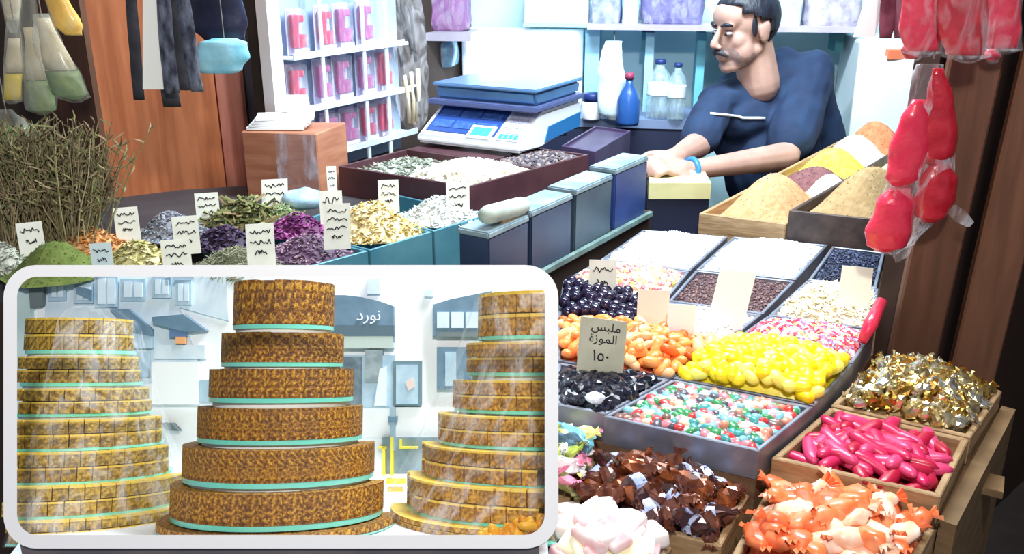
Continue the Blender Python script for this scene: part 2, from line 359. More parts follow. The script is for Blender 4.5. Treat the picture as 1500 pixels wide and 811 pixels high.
PT(241, 351, 281, 396, ('z', HT + .03), 'white price tag at the edge of the yellow blossoms')
PT(289, 283, 322, 320, ('z', HT + .01), 'white price tag at the foot of the orange panel beside the stalks')
PT(363, 328, 403, 382, ('z', HT + .03), 'white price tag in front of the dark purple petals', lean=.04)
PT(384, 263, 421, 306, ('z', HT + .01), 'white price tag leaning on the plastic wrapped wooden box', lean=.08)
PT(470, 280, 503, 326, ('z', HT + .02), 'small price tag behind the tall price tag', 2)
PT(474, 299, 513, 357, ('z', HT + .03), 'tall white price tag between magenta hibiscus and golden chamomile', 4, lean=.08)
PT(480, 244, 494, 279, ('z', HT + .01), 'narrow price tag beside the corner of the brown tray box', 3)
PT(555, 264, 585, 304, ('z', HT + .03), 'cream price tag behind the golden chamomile')
PT(654, 267, 688, 310, ('z', HT + .015), 'cream price tag behind the whitish flower heads')
bm = bmesh.new(); c = pz(446, 303, HT + .01)
ellip(bm, c + Vector((0, 0, .02)), (.052, .04, .026)); me = tomesh('plastic_bag', bm, mat('pale_blue_plastic', (150, 190, 214), .3, c2=(190, 216, 232), scale=30, bump=.4), True); crumple(me, .008, 30)
link('plastic_bag', me, None, 'small crumpled pale blue bag at the foot of the wooden box', 'bag')

# ------------------------------------------------------------------ brown tray boxes, tins
PURP = mat('dark_plum_tray_paint', (72, 44, 50), .4, .0, c2=(88, 56, 62), scale=10)
TZ = 1.0
tb, tin = open_box('tray_box', Q([(495, 243), (687, 273), (862, 226), (668, 200)], TZ), HZ - .01, TZ, PURP, 'long shallow dark brown tray box in front of the weighing scale', 'tray box', .008, floor_z=TZ - .02)
def strip_on(q, u0, u1, name, parent, m, z0, z1):
    bm = bmesh.new(); P = [quadpt(q, u0, .0), quadpt(q, u1, .0), quadpt(q, u1, 1.), quadpt(q, u0, 1.)]
    prism(bm, [Vector((p.x, p.y, z0)) for p in P], [Vector((p.x, p.y, z1)) for p in P]); return obj(name, bm, m, parent)
bm = bmesh.new(); dq = [quadpt(tin, 0, .53), quadpt(tin, 1, .53), quadpt(tin, 1, .56), quadpt(tin, 0, .56)]
prism(bm, [p - Vector((0, 0, .05)) for p in dq], dq); obj('divider', bm, PURP, tb)
bm = bmesh.new(); dq = [quadpt(tin, .0, .57), quadpt(tin, .65, .57), quadpt(tin, .65, 1), quadpt(tin, 0, 1)]
prism(bm, [p - Vector((0, 0, .012)) for p in dq], [p - Vector((0, 0, .0005)) for p in dq]); obj('cover_board', bm, PURP, tb)
def tray_heap(name, q, u0, u1, v0, v1, Hh, n, kind, size, m, label, cat, group=None, z=0, sharp=.6, k='stuff'):
    def surf(u, v):
        p = quadpt(q, u0 + (u1 - u0) * u, v0 + (v1 - v0) * v)
        h = Hh * max(math.sin(math.pi * u) * math.sin(math.pi * v), 0) ** sharp
        return p + Vector((0, 0, z + h + .003 * noise.noise(p * 30)))
    return link(name, heap_mesh(name + label, surf, n, kind, size, m), None, label, cat, group, k)
tray_heap('leaf_heap', tin, .04, .55, .05, .5, .014, 260, 'flake', .02, isl('grey_green_leaf', [(150, 156, 140), (128, 134, 112), (172, 176, 166), (110, 112, 96)]), 'layer of grey green dried leaves in the brown tray box', 'herbs', z=-.016)
tray_heap('root_heap', tin, .5, 1.0, .02, .52, .034, 420, 'bead', .017, isl('white_lumps', [(240, 236, 222), (226, 220, 200), (248, 246, 240), (206, 196, 170)]), 'heap of white lumps of gum in the corner of the brown tray box', 'herbs', z=-.012)
tray_heap('dried_fruit_heap', tin, .66, 1.0, .57, .99, .016, 500, 'bead', .014, isl('dark_dried_fruit', [(86, 78, 88), (110, 100, 106), (66, 58, 66), (148, 130, 126)]), 'layer of dark dried fruit at the far end of the brown tray box', 'dried fruit', z=-.012)
tb2, tin2 = open_box('tray_box', Q([(822, 213), (872, 222), (924, 191), (872, 184)], 1.0), HZ - .01, 1.0, mat('plum_blue_paint', (66, 52, 82), .4, c2=(80, 66, 96), scale=10), 'small dark purple box beside the weighing scale', 'tray box', .007, floor_z=.992)

tl0 = pz(818, 405, .86); tl1 = pz(940, 336, .86); TD = (tl1 - tl0).normalized(); TN = Vector((TD.y, -TD.x, 0)); TP = tl0 - TN * .03
def tin_block(x0, y0, x1, y1, zb, m, label, th=.075, lid=None, mtop=None):
    a = pP(x0, y0, TP, TN); b = pP(x1, y1, TP, TN); z = (a.z + b.z) / 2
    t = thing('storage_tin', label, 'tin', group='stepped storage tins')
    q = [Vector((a.x, a.y, 0)), Vector((b.x, b.y, 0)), Vector((b.x, b.y, 0)) - TN * th, Vector((a.x, a.y, 0)) - TN * th]
    S = lambda z: [Vector((p.x, p.y, z)) for p in q]
    bm = bmesh.new(); prism(bm, S(zb), S(z - .012)); bmesh.ops.bevel(bm, geom=bm.edges[:], offset=.003, segments=2, affect='EDGES'); obj('body', bm, m, t)
    cen = sum(q, Vector()) / 4; q2 = [p + (p - cen).normalized() * .003 for p in q]
    bm = bmesh.new(); prism(bm, [Vector((p.x, p.y, z - .014)) for p in q2], [Vector((p.x, p.y, z)) for p in q2]); bmesh.ops.bevel(bm, geom=bm.edges[:], offset=.003, segments=2, affect='EDGES')
    obj('lid', bm, mtop or mat('pale_worn_lid', (150, 170, 178), .4, c2=(110, 132, 142), scale=16), t)
    return t
ZT = (pP(803, 391, TP, TN).z + pP(889, 343, TP, TN).z) / 2
tin_block(716, 337, 774, 319, ZT, NAVY, 'lowest dark navy tin beside the teal herb tins')
tin_block(779, 306, 838, 287, ZT, NAVY, 'navy tin behind the lowest tin in the stepped row')
tin_block(844, 276, 897, 257, ZT, mat('slate_green_paint', (52, 70, 88), .4, c2=(64, 84, 96), scale=9), 'slate green tin second from the man in the stepped row')
tin_block(903, 246, 949, 230, ZT, mat('deep_blue_paint', (38, 56, 110), .4, c2=(48, 70, 122), scale=9), 'tallest deep blue tin of the stepped row beside the hands')
a = pP(709, 306, TP - TN * .02, TN); b = pP(768, 291, TP - TN * .02, TN)
bm = bmesh.new(); prof = [a + (b - a) * s for s in (0, .1, .5, .9, 1)]; tube(bm, [p - Vector((0, 0, .014)) for p in prof], [.016, .02, .02, .02, .016], 12)
link('cloth_roll', tomesh('cloth_roll', bm, mat('pale_cloth', (190, 200, 190), .8, c2=(160, 170, 160), scale=20), True), None, 'pale rolled cloth lying on the lowest navy tin', 'cloth')
boxobj('block', pP(738, 316, TP - TN * .035, TN) - Vector((0, 0, .004)), (.05, .08, .02), WOODP, None, Euler((0, 0, math.atan2(-TD.x, TD.y))), label='small wooden block under the rolled cloth', cat='block')
# ledge in front of the tins
bm = bmesh.new(); a = pP(770, 405, TP + TN * .001, TN); b = pP(950, 322, TP + TN * .001, TN); zl = ZT + .004
q = [Vector((a.x, a.y, 0)), Vector((b.x, b.y, 0)), Vector((b.x, b.y, 0)) + TN * .012, Vector((a.x, a.y, 0)) + TN * .012]
prism(bm, [Vector((p.x, p.y, zl - .012)) for p in q], [Vector((p.x, p.y, zl)) for p in q])
led = thing('tin_shelf', 'dark shelf with a pale green edge rail carrying the stepped tins', 'shelf'); obj('edge_rail', bm, mat('pale_green_rail', (120, 146, 140), .5, c2=(96, 118, 116), scale=20), led)
bm = bmesh.new(); a2 = pP(690, 440, TP, TN)
q = [Vector((a2.x, a2.y, 0)), Vector((b.x, b.y, 0)) + TD * .02, Vector((b.x, b.y, 0)) + TD * .02 - TN * .16, Vector((a2.x, a2.y, 0)) - TN * .16]
prism(bm, [Vector((p.x, p.y, 0)) for p in q], [Vector((p.x, p.y, ZT)) for p in q]); obj('shelf_body', bm, DARK, led)

# ------------------------------------------------------------------ weighing scale
s0 = pz(610, 214, TZ); s1 = pz(763, 232, TZ); s2 = pz(852, 196, TZ)
ex = (s1 - s0); SW = ex.length; ex.normalize(); SD = (s2 - s1).length; yaw = math.atan2(ex.y, ex.x)
sc_ = thing('weighing_scale', 'white electronic price weighing scale with blue steel pan', 'scale', s0, (0, 0, yaw))
def prof_box(prof, x0, x1, name, m, parent, bev=.004):
    bm = bmesh.new(); prism(bm, [(x0, y, z) for y, z in prof], [(x1, y, z) for y, z in prof])
    if bev: bmesh.ops.bevel(bm, geom=bm.edges[:], offset=bev, segments=2, affect='EDGES')
    return obj(name, bm, m, parent)
prof = [(0, .012), (0, .034), (SD * .34, .108), (SD, .108), (SD, .03), (SD * .3, .012)]
body = prof_box(prof, 0, SW, 'body', mat('scale_white', (228, 234, 238), .35), sc_, .008)
prof_box([(SD * .36, .02), (SD * .42, .062), (SD * .97, .072), (SD * .97, .028)], SW, SW + .003, 'side_panel', mat('scale_blue', (36, 110, 168), .4), sc_, 0)
sl = math.atan2(.074, SD * .34); RS = Euler((sl, 0, 0))
def on_panel(u0, u1, v0, v1, name, m, parent, h=.003):
    Ls = math.hypot(SD * .34, .074); v = (v0 + v1) / 2 * Ls
    c = Vector(((u0 + u1) / 2 * SW, v * math.cos(sl), .034 + v * math.sin(sl))) + RS.to_matrix() @ Vector((0, 0, h / 2))
    return boxobj(name, c, ((u1 - u0) * SW, (v1 - v0) * Ls, h), m, parent, RS)
LCDF = mat('display_navy', (44, 72, 140), .25); LCD = mat('display_window', (70, 104, 176), .2, c2=(52, 84, 150), scale=60)
dp = on_panel(.06, .72, .16, .95, 'display_panel', LCDF, sc_)
for i in range(3):
    for j in range(2): on_panel(.09 + i * .205, .27 + i * .205, .28 + .34 * j, .50 + .34 * j, 'display_window', LCD, dp, .0045)
kp = on_panel(.47, .70, .06, .42, 'key_block', mat('key_frame', (236, 240, 242), .4), sc_, .005)
on_panel(.50, .67, .13, .36, 'key_field', mat('key_teal', (70, 178, 178), .4), kp, .0065)
kp = on_panel(.75, .95, .08, .92, 'keypad', mat('keypad_grey', (196, 200, 214), .4), sc_, .004)
for i in range(4):
    for j in range(5): on_panel(.765 + i * .045, .80 + i * .045, .12 + j * .155, .24 + j * .155, 'key', MATS['key_teal'] if j == 0 else mat('key_mauve', (168, 168, 190), .5), kp, .006)
for fx in (.12, .88):
    for fy in (.12, .88):
        bm = bmesh.new(); lathe(bm, [(.014, 0), (.016, .004), (.016, .018), (.012, .024)], (fx * SW, fy * SD, 0), 12); obj('foot', bm, mat('grey_rubber', (110, 118, 128), .7), sc_)
PANB = mat('steel_blue_pan', (86, 128, 178), .3, .5, c2=(110, 156, 196), scale=4)
prof_box([(SD * .18, .114), (SD * .18, .13), (SD * 1.0, .13), (SD * 1.0, .114)], -.005, SW + .01, 'platform', mat('platform_slate', (92, 104, 150), .4, .3), sc_, .003)
bm = bmesh.new(); box(bm, (SW / 2, SD * .6, .112), (SW * .5, SD * .4, .01)); obj('platform_support', bm, MATS['grey_rubber'], sc_)
pan = prof_box([(SD * .24, .13), (SD * .22, .17), (SD * .98, .17), (SD * .96, .13)], .012, SW - .002, 'pan', PANB, sc_, .008)
prof_box([(SD * .21, .168), (SD * .21, .178), (SD * .99, .178), (SD * .99, .168)], .006, SW + .004, 'pan_rim', mat('pan_rim_blue', (110, 150, 196), .3, .4), pan, .003)

# ------------------------------------------------------------------ rack of red packs on the left wall
RKd = Vector((math.sin(R(31)), math.cos(R(31)), 0)); RKn = Vector((RKd.y, -RKd.x, 0)); RKp = pY(432, 190, 2.56)
def rp(x, y, off=0): return pP(x, y, RKp + RKn * off, RKn)
rk = thing('pack_rack', 'pale blue wall rack with white shelf rails full of red packs', 'rack')
zt = 1.75; zb = rp(500, 222).z
def slab(x0, x1, z0, z1, o0, o1, name, m, parent, ref=120):
    a = rp(x0, ref, 0); b = rp(x1, ref, 0); bm = bmesh.new()
    q = [Vector((a.x, a.y, 0)) + RKn * o1, Vector((b.x, b.y, 0)) + RKn * o1, Vector((b.x, b.y, 0)) + RKn * o0, Vector((a.x, a.y, 0)) + RKn * o0]
    prism(bm, [p + Vector((0, 0, z0)) for p in q], [p + Vector((0, 0, z1)) for p in q]); return obj(name, bm, m, parent)
RKBACK = mat('rack_blue_grey', (150, 172, 200), .5, c2=(170, 190, 212), scale=5)
slab(412, 592, HZ - .01, zt, -.03, -.022, 'back_panel', RKBACK, rk)
slab(396, 414, HZ - .01, zt, -.03, .01, 'upright', WHITE, rk)
rows = [((430, 80), (568, 64), (438, 478, 505, 537)), ((430, 156), (578, 134), (438, 476, 504, 537, 565)), ((440, 222), (587, 200), (449, 487, 514, 541, 566))]
PKR = mat('pack_red', (206, 34, 70), .3, c2=(170, 30, 80), scale=40, coat=.3); PKM = mat('pack_mauve', (186, 84, 140), .35, c2=(150, 70, 130), scale=40)
CLEAR = film('clear_blister', (226, 226, 246), .12, .42, 40); PKL = mat('pack_label', (232, 214, 226), .5)
for ri, (ra, rb, xs) in enumerate(rows):
    za = (rp(*ra).z + rp(*rb).z) / 2
    slab(414, 592, za - .006, za, -.022, .05, 'shelf', mat('shelf_white', (226, 236, 246), .4), rk)
    slab(414, 592, za, za + .012, .046, .05, 'shelf_rail', MATS['shelf_white'], rk)
    for j, x in enumerate(xs):
        yb = ra[1] + (rb[1] - ra[1]) * (x - ra[0]) / (rb[0] - ra[0]); p = rp(x, yb, .012); p.z = za + .001
        dd = (p - CAM).length; hgt = (62, 62, 54)[ri] / F * dd; wd = 31 / F * dd
        names = ('first', 'second', 'third', 'fourth', 'fifth'); rn = ('top', 'middle', 'bottom')[ri]
        t = thing('candy_pack', f'{names[j]} red blister pack from the white upright on the {rn} rack shelf', 'candy pack', p, (0, 0, math.atan2(RKd.y, RKd.x)), group='red packs on the wall rack')
        boxobj('backing_card', (0, .012, hgt / 2), (wd, .002, hgt), mat('card_lilac', (196, 190, 222), .5), t)
        mm = PKR if (j + ri) % 5 < 2 or j == 0 else PKM
        bm = bmesh.new(); box(bm, (-wd * .22, -.002, hgt * .52), (wd * .4, .018, hgt * .72), bev=.006); box(bm, (wd * .16, -.002, hgt * .30), (wd * .5, .018, hgt * .3), bev=.006); box(bm, (wd * .1, -.002, hgt * .78), (wd * .5, .014, hgt * .16), bev=.005)
        obj('sweet', bm, mm, t)
        boxobj('label_strip', (0, -.0125, hgt * .10), (wd * .92, .001, hgt * .09), PKL, t)
        bm = bmesh.new(); box(bm, (0, -.001, hgt * .5), (wd * .96, .023, hgt * .96), bev=.004); obj('blister', bm, CLEAR, t)
for x in (458, 519, 552): slab(x - 2, x + 2, HZ, zt, .042, .047, 'rod', MATS['shelf_white'], rk)

# wooden box with white paper, beside the rack
q = Q([(362, 279), (470, 284), (512, 262), (400, 262)], HT - .01); zt_ = pP(400, 192, q[0], Vector((0, 1, 0))).z
t = thing('wooden_box', 'reddish wooden box wrapped in clear plastic in front of the rack', 'box')
bm = bmesh.new(); prism(bm, [Vector((p.x, p.y, HZ - .01)) for p in q], [Vector((p.x, p.y, zt_)) for p in q]); bmesh.ops.bevel(bm, geom=bm.edges[:], offset=.003, segments=1, affect='EDGES'); obj('body', bm, mat('light_red_wood', (166, 104, 78), .5, c2=(186, 128, 98), scale=9, stretch=(1, 1, 6)), t)
bm = bmesh.new(); n = Vector((0, -1, 0)); a, b = q[0] * .55 + q[1] * .45, q[1]
bmesh.ops.create_grid(bm, x_segments=14, y_segments=14, size=.5)
for v in bm.verts:
    s, r_ = v.co.x + .5, v.co.y + .5; P = a * (1 - s) + b * s; v.co = Vector((P.x, P.y - .006, HT + (zt_ - HT) * r_)) + Vector((0, -.008 * abs(noise.noise(Vector((s * 5, r_ * 5, 1)))), 0))
obj('plastic_wrap', bm, film('wrap_film', (222, 222, 240), .12, .7, 22), t, True)
t = thing('paper_stack', 'stack of white paper on the wooden box', 'paper')
for k in range(4):
    cx = sum(q, Vector()) / 4; boxobj('sheet', (cx.x - .035 + .006 * k, cx.y - .01 + .003 * k, zt_ + .006 + k * .008), (.15, .09, .0075), mat('bright_paper', (244, 248, 252), .7), t, Euler((0, 0, .06 * k)), bev=.001)
boxobj('folded_sheet', (cx.x + .01, cx.y + .03, zt_ + .055), (.055, .02, .05), MATS['bright_paper'], t)

# ------------------------------------------------------------------ candy table and its trays
TRAYS = [  # key, rim corners FL FR BR BL in pixels, rim height, depth, material
 ('white_seed', [(880, 379), (1011, 396), (1066, 346), (942, 336)], .86, .05, 'm'),
 ('pastel',     [(826, 410), (974, 441), (1010, 397), (879, 380)], .86, .05, 'm'),
 ('dark_ball',  [(816, 464), (922, 482), (973, 442), (825, 411)], .86, .05, 'm'),
 ('white_sugar', [(1020, 394), (1166, 409), (1213, 358), (1074, 346)], .86, .05, 'm'),
 ('brown_seed', [(979, 440), (1118, 459), (1165, 411), (1019, 395)], .86, .05, 'm'),
 ('white_speckle', [(930, 478), (1062, 503), (1116, 460), (978, 441)], .86, .05, 'm'),
 ('orange_slice', [(816, 527), (984, 553), (1062, 504), (816, 470)], .86, .05, 'm'),
 ('black_candy', [(816, 592), (888, 606), (982, 555), (816, 530)], .86, .05, 'm'),
 ('navy_seed',  [(1184, 409), (1284, 421), (1296, 369), (1219, 360)], .86, .05, 'm'),
 ('cream_chip', [(1126, 461), (1280, 482), (1287, 422), (1182, 410)], .86, .05, 'm'),
 ('tiny_mix',   [(1068, 501), (1250, 531), (1281, 484), (1124, 462)], .86, .05, 'm'),
 ('yellow_drop', [(986, 553), (1194, 593), (1250, 533), (1066, 503)], .86, .05, 'm'),
 ('pebble',     [(884, 609), (1112, 660), (1192, 595), (985, 555)], .86, .05, 'm'),
 ('gold_wrap',  [(1217, 593), (1422, 640), (1468, 572), (1288, 522)], .835, .05, 'w'),
 ('pink_stick', [(1130, 670), (1378, 727), (1420, 642), (1216, 596)], .835, .055, 'w'),
 ('orange_wrap', [(1066, 822), (1310, 880), 'S1', 'S0'], .79, .06, 'w'),
 ('toffee',     [(834, 740), (1056, 800), 'E2', 'E1'], .79, .06, 'w'),
 ('green_wrap', [(816, 733), (830, 738), 'E1b', 'E0'], .79, .06, 'w'),
 ('nougat',     [(816, 850), (930, 880), (985, 800), (816, 752)], .775, .05, 'w'),
]
CON = {'white_seed': 'white sugared seeds', 'pastel': 'pastel sugar bits', 'dark_ball': 'glossy dark balls', 'white_sugar': 'plain white sugar', 'brown_seed': 'brown seeds',
       'white_speckle': 'speckled white sweets', 'orange_slice': 'orange fruit slices', 'black_candy': 'black sweets', 'navy_seed': 'blue black seeds', 'cream_chip': 'cream coloured chips',
       'tiny_mix': 'tiny red and white beads', 'yellow_drop': 'lemon yellow drops', 'pebble': 'multicoloured pebble sweets', 'gold_wrap': 'gold foil sweets', 'pink_stick': 'pink jelly sticks',
       'orange_wrap': 'orange wrapped sweets', 'toffee': 'brown wrapped toffees', 'green_wrap': 'green and yellow wrapped sweets', 'nougat': 'white nougat sweets'}
TQ = {}
FW = Vector((-.25, -.97, 0)) * .006
EDGE = {'E0': pz(817, 596, .86) + FW, 'E1b': pz(880, 609, .86) + FW, 'E1': pz(886, 609, .86) + FW, 'E2': pz(1104, 660, .86) + FW, 'S0': pz(1130, 671, .835) + FW, 'S1': pz(1376, 730, .835) + FW}
for key, px, z, dep, mk in TRAYS:
    q = [Vector((EDGE[c].x, EDGE[c].y, z)) if isinstance(c, str) else pz(c[0], c[1], z) for c in px]; t, inn = open_box('candy_tray', q, z - dep, z, STEEL if mk == 'm' else WOODP, f'{"grey metal" if mk == "m" else "pale wooden"} tray holding the {CON[key]}', 'tray', .007 if mk == 'm' else .010, 'candy trays on the stepped table')
    TQ[key] = inn
# stepped table under the trays: three wooden plinths
tb = thing('candy_table', 'stepped brown wooden table under the candy trays', 'table')
def step(px, zpix, z, m, nm):
    q = Q(px, zpix); bm = bmesh.new(); prism(bm, [Vector((p.x, p.y, 0)) for p in q], [Vector((p.x, p.y, z)) for p in q]); return obj(nm, bm, m, tb)
step([(816, 458), (816, 596), (884, 609), (1112, 660), (1194, 594), (1252, 531), (1284, 484), (1298, 368), (942, 335), (826, 408)][::-1], .86, .81, mat('table_wood', (104, 78, 58), .6, c2=(128, 98, 74), scale=12, stretch=(1, 1, 6)), 'rear_step')
step([(1126, 670), (1380, 730), (1472, 572), (1290, 520)], .835, .78, MATS['table_wood'], 'side_step')
step([(816, 612), (816, 845), (930, 880), (1310, 880), (1404, 760), (1130, 700), (1106, 690), (886, 634)], .79, .725, MATS['table_wood'], 'front_step')
# wooden side board at the right end of the table, and the ledge that sticks out
a = pz(1384, 735, .83); b = pz(1474, 572, .83); n = Vector(((b - a).y, -(b - a).x, 0)).normalized() * .02
bm = bmesh.new(); q = [a - n * .1, a + n, b + n, b - n * .1]; prism(bm, [Vector((p.x, p.y, 0)) for p in q], [Vector((p.x, p.y, .80)) for p in q]); obj('side_board', bm, mat('olive_brown_wood', (104, 82, 54), .7, c2=(126, 100, 68), scale=14, stretch=(1, 1, 5)), tb)
bm = bmesh.new(); c = (a * .45 + b * .55) + n * 1.8; box(bm, (c.x - .02, c.y, .755), (.05, .05, .012), Euler((0, 0, -.5))); obj('ledge', bm, MATS['olive_brown_wood'], tb)

# loose fillings (nobody could count them)
def fill(key, Hh, n, kind, size, m, name, label, z=-.008, sharp=.5, u0=0, u1=1):
    return tray_heap(name, TQ[key], u0, u1, 0, 1, Hh, n, kind, size, m, label, 'sweets', 'loose fillings of the candy trays', z, sharp)
fill('white_seed', .03, 900, 'grain', .012, isl('white_seed', [(238, 244, 250), (228, 236, 246), (246, 250, 252), (216, 226, 240)]), 'sugared_seed_heap', 'white heap of sugared seeds behind the pastel sugar bits')
fill('pastel', .024, 650, 'bead', .013, isl('pastel_bits', [(244, 196, 170), (240, 222, 130), (236, 150, 140), (248, 236, 214), (228, 110, 120), (246, 240, 226)]), 'pastel_bit_heap', 'heap of pink yellow and cream sugar bits behind the dark balls')
fill('white_sugar', .034, 1000, 'grain', .010, isl('white_sugar', [(242, 246, 250), (232, 240, 248), (248, 250, 252), (222, 232, 242)]), 'sugar_heap', 'white heap beside the blue black seeds')
fill('brown_seed', .012, 1400, 'grain', .007, isl('brown_seed', [(104, 78, 80), (126, 96, 96), (86, 62, 66), (146, 116, 110)]), 'brown_seed_heap', 'level fill of small brown seeds')
fill('white_speckle', .022, 800, 'grain', .011, isl('speckle', [(240, 236, 234), (230, 222, 218), (246, 244, 242), (240, 206, 196), (210, 206, 210)]), 'speckled_heap', 'heap of speckled white sweets between brown seeds and orange slices')
fill('navy_seed', .014, 1100, 'grain', .008, isl('navy_seed', [(34, 38, 62), (50, 56, 84), (24, 26, 44), (74, 84, 116)]), 'dark_seed_heap', 'heap of blue black seeds below the red bags')
fill('cream_chip', .034, 800, 'flake', .016, isl('cream_chip', [(240, 228, 194), (230, 214, 172), (246, 240, 218), (218, 198, 150), (244, 232, 210)]), 'cream_chip_heap', 'heap of cream coloured chips beside the wooden post')
fill('tiny_mix', .026, 1100, 'bead', .012, isl('tiny_mix', [(214, 70, 88), (240, 226, 230), (226, 140, 150), (160, 120, 170), (232, 180, 120), (236, 232, 238), (200, 50, 70), (170, 176, 196)]), 'tiny_bead_heap', 'heap of tiny red pink and white beads behind the yellow drops')

# ------------------------------------------------------------------ countable sweets
def ico(sub=1, r=1.0):
    bm = bmesh.new(); bmesh.ops.create_icosphere(bm, subdivisions=sub, radius=r); return bm
def fan(bm, base, d, up, L, Wd, n=5, th=.0008, rng=random):
    """pleated twist end of a wrapper"""
    u = d.cross(up).normalized(); pts0 = []; pts1 = []
    for i in range(n + 1):
        s = i / n - .5; z = (.12 if i % 2 else -.12) * Wd
        pts0.append(base + u * s * Wd * .25 + up * z * .3); pts1.append(base + d * L * rng.uniform(.8, 1.15) + u * s * Wd + up * z)
    a = [bm.verts.new(p) for p in pts0]; b = [bm.verts.new(p) for p in pts1]
    for i in range(n): bm.faces.new((a[i], a[i + 1], b[i + 1], b[i]))
def scatter(key, n, proto, label, group, cat, size, Hh, z=0, tilt=.6, sharp=.42, under=None, layers=1, edge=.012, lift=.0, mound=True):
    """proto(i, rng) -> (name, mesh, children [(name, mesh)], label or None)"""
    rng = random.Random(key); q = TQ[key]; W = ((q[1] - q[0]).length + (q[2] - q[3]).length) / 2; D = ((q[3] - q[0]).length + (q[2] - q[1]).length) / 2
    nu = max(2, round(math.sqrt(n * W / D))); nv = max(2, round(n / nu)); k = 0
    def hh(u, v): return Hh * max(math.sin(math.pi * min(max(u, .0), 1)) * math.sin(math.pi * min(max(v, 0), 1)), 0) ** sharp
    if mound:
        def surf(u, v): return quadpt(q, u, v) + Vector((0, 0, hh(u, v) + z - size * .55))
        bm_ = heap_mesh('under' + key, surf, 0, 'bead', .01, under, 12)
        link('sweet_heap_core', bm_, None, 'packed lower layer under the ' + CON[key], 'sweets', 'lower layers of the candy heaps', 'stuff')
    for i in range(nu):
        for j in range(nv):
            u = edge + (1 - 2 * edge) * (i + .5 + rng.uniform(-.32, .32)) / nu; v = edge + (1 - 2 * edge) * (j + .5 + rng.uniform(-.32, .32)) / nv
            nm, me, kids, lab = proto(k, rng); p = quadpt(q, u, v) + Vector((0, 0, hh(u, v) + z + rng.uniform(-.15, .3) * size + lift))
            o = link(nm, me, None, lab or label, cat, group, None, p, (rng.uniform(-tilt, tilt), rng.uniform(-tilt, tilt), rng.uniform(0, 6.28)))
            for kn, km in kids: link(kn, km, o)
            k += 1
# dark glossy balls
bm = ico(2, .0125); ball = tomesh('candy_ball', bm, mat('dark_plum_gloss', (36, 28, 52), .12, coat=.5), True)
scatter('dark_ball', 75, lambda i, r: ('candy_ball', ball, [], None), 'round glossy dark plum ball behind the orange slices', 'glossy dark candy balls', 'candy', .024, .02, .002, under=MATS['dark_plum_gloss'])
# orange slices
def slice_mesh(name, m, L, W, T, bend=.5):
    bm = bmesh.new(); n = 9; pts = []; rs = []
    for i in range(n):
        s = i / (n - 1) * 2 - 1; pts.append(Vector((s * L / 2, bend * L * .25 * (1 - s * s), 0))); rs.append(max(W / 2 * math.sqrt(max(1 - s ** 4, .06)), .001))
    tube(bm, pts, rs, 10)
    for v in bm.verts: v.co.z *= T / W
    return tomesh(name, bm, m, True)
ORS = [mat('orange_jelly', (246, 134, 60), .3, sss=.3, c2=(250, 164, 96), scale=60), mat('pale_orange_jelly', (250, 172, 112), .3, sss=.3, c2=(252, 196, 148), scale=60), mat('deep_orange_jelly', (240, 110, 50), .3, sss=.3)]
osl = [slice_mesh('orange_slice', m, .038, .022, .017) for m in ORS]
scatter('orange_slice', 130, lambda i, r: (lambda c: ('orange_slice', osl[c], [], ('bright orange', 'pale orange', 'deep orange')[c] + ' fruit slice sweet in the tray behind the black sweets'))(r.choice((0, 0, 1, 2))), 'soft orange fruit slice sweet in the tray behind the black sweets', 'orange slice sweets', 'candy', .024, .032, .0, .7, under=ORS[2])
# yellow drops
YL = [mat('lemon_jelly', (250, 226, 40), .35, sss=.3), mat('pale_lemon_jelly', (252, 240, 110), .35, sss=.3), mat('deep_lemon_jelly', (246, 206, 20), .35, sss=.3)]
yl = [slice_mesh('lemon_drop', m, .034, .025, .021, .2) for m in YL]
scatter('yellow_drop', 165, lambda i, r: (lambda c: ('lemon_drop', yl[c], [], ('lemon yellow', 'pale yellow', 'deep yellow')[c] + ' drop in the heap behind the multicoloured pebbles'))(r.choice((0, 0, 1, 2))), 'lemon yellow drop in the heap behind the multicoloured pebbles', 'lemon yellow drops', 'candy', .022, .04, .0, .7, under=YL[0])
# multicoloured pebbles
PB = [('red', (200, 60, 60)), ('green', (60, 140, 84)), ('cream', (226, 206, 176)), ('sky blue', (130, 184, 196)), ('salmon', (222, 140, 116)), ('brown', (128, 92, 84)), ('white', (226, 226, 224)), ('dark grey', (84, 80, 92)), ('teal', (70, 150, 150)), ('pink', (224, 130, 140))]
pbm = []
for nm, c in PB:
    m = mat('pebble_' + nm.replace(' ', '_'), c, .3, coat=.2)
    for s in range(2):
        bm = ico(2, 1); 
        for v in bm.verts: v.co = Vector((v.co.x * .0125, v.co.y * .0095, v.co.z * .008))
        me = tomesh('pebble_sweet', bm, m, True); crumple(me, .0022, 90, s + len(pbm)); pbm.append((nm, me))
def pebble(i, r): nm, me = r.choice(pbm); return ('pebble_sweet', me, [], f'{nm} pebble sweet in the multicoloured tray')
scatter('pebble', 330, pebble, None, 'multicoloured pebble sweets', 'candy', .016, .014, -.014, .8, sharp=.35, edge=.03, under=mat('pebble_mixed', (196, 176, 160), .4, c2=(130, 160, 150), scale=90))
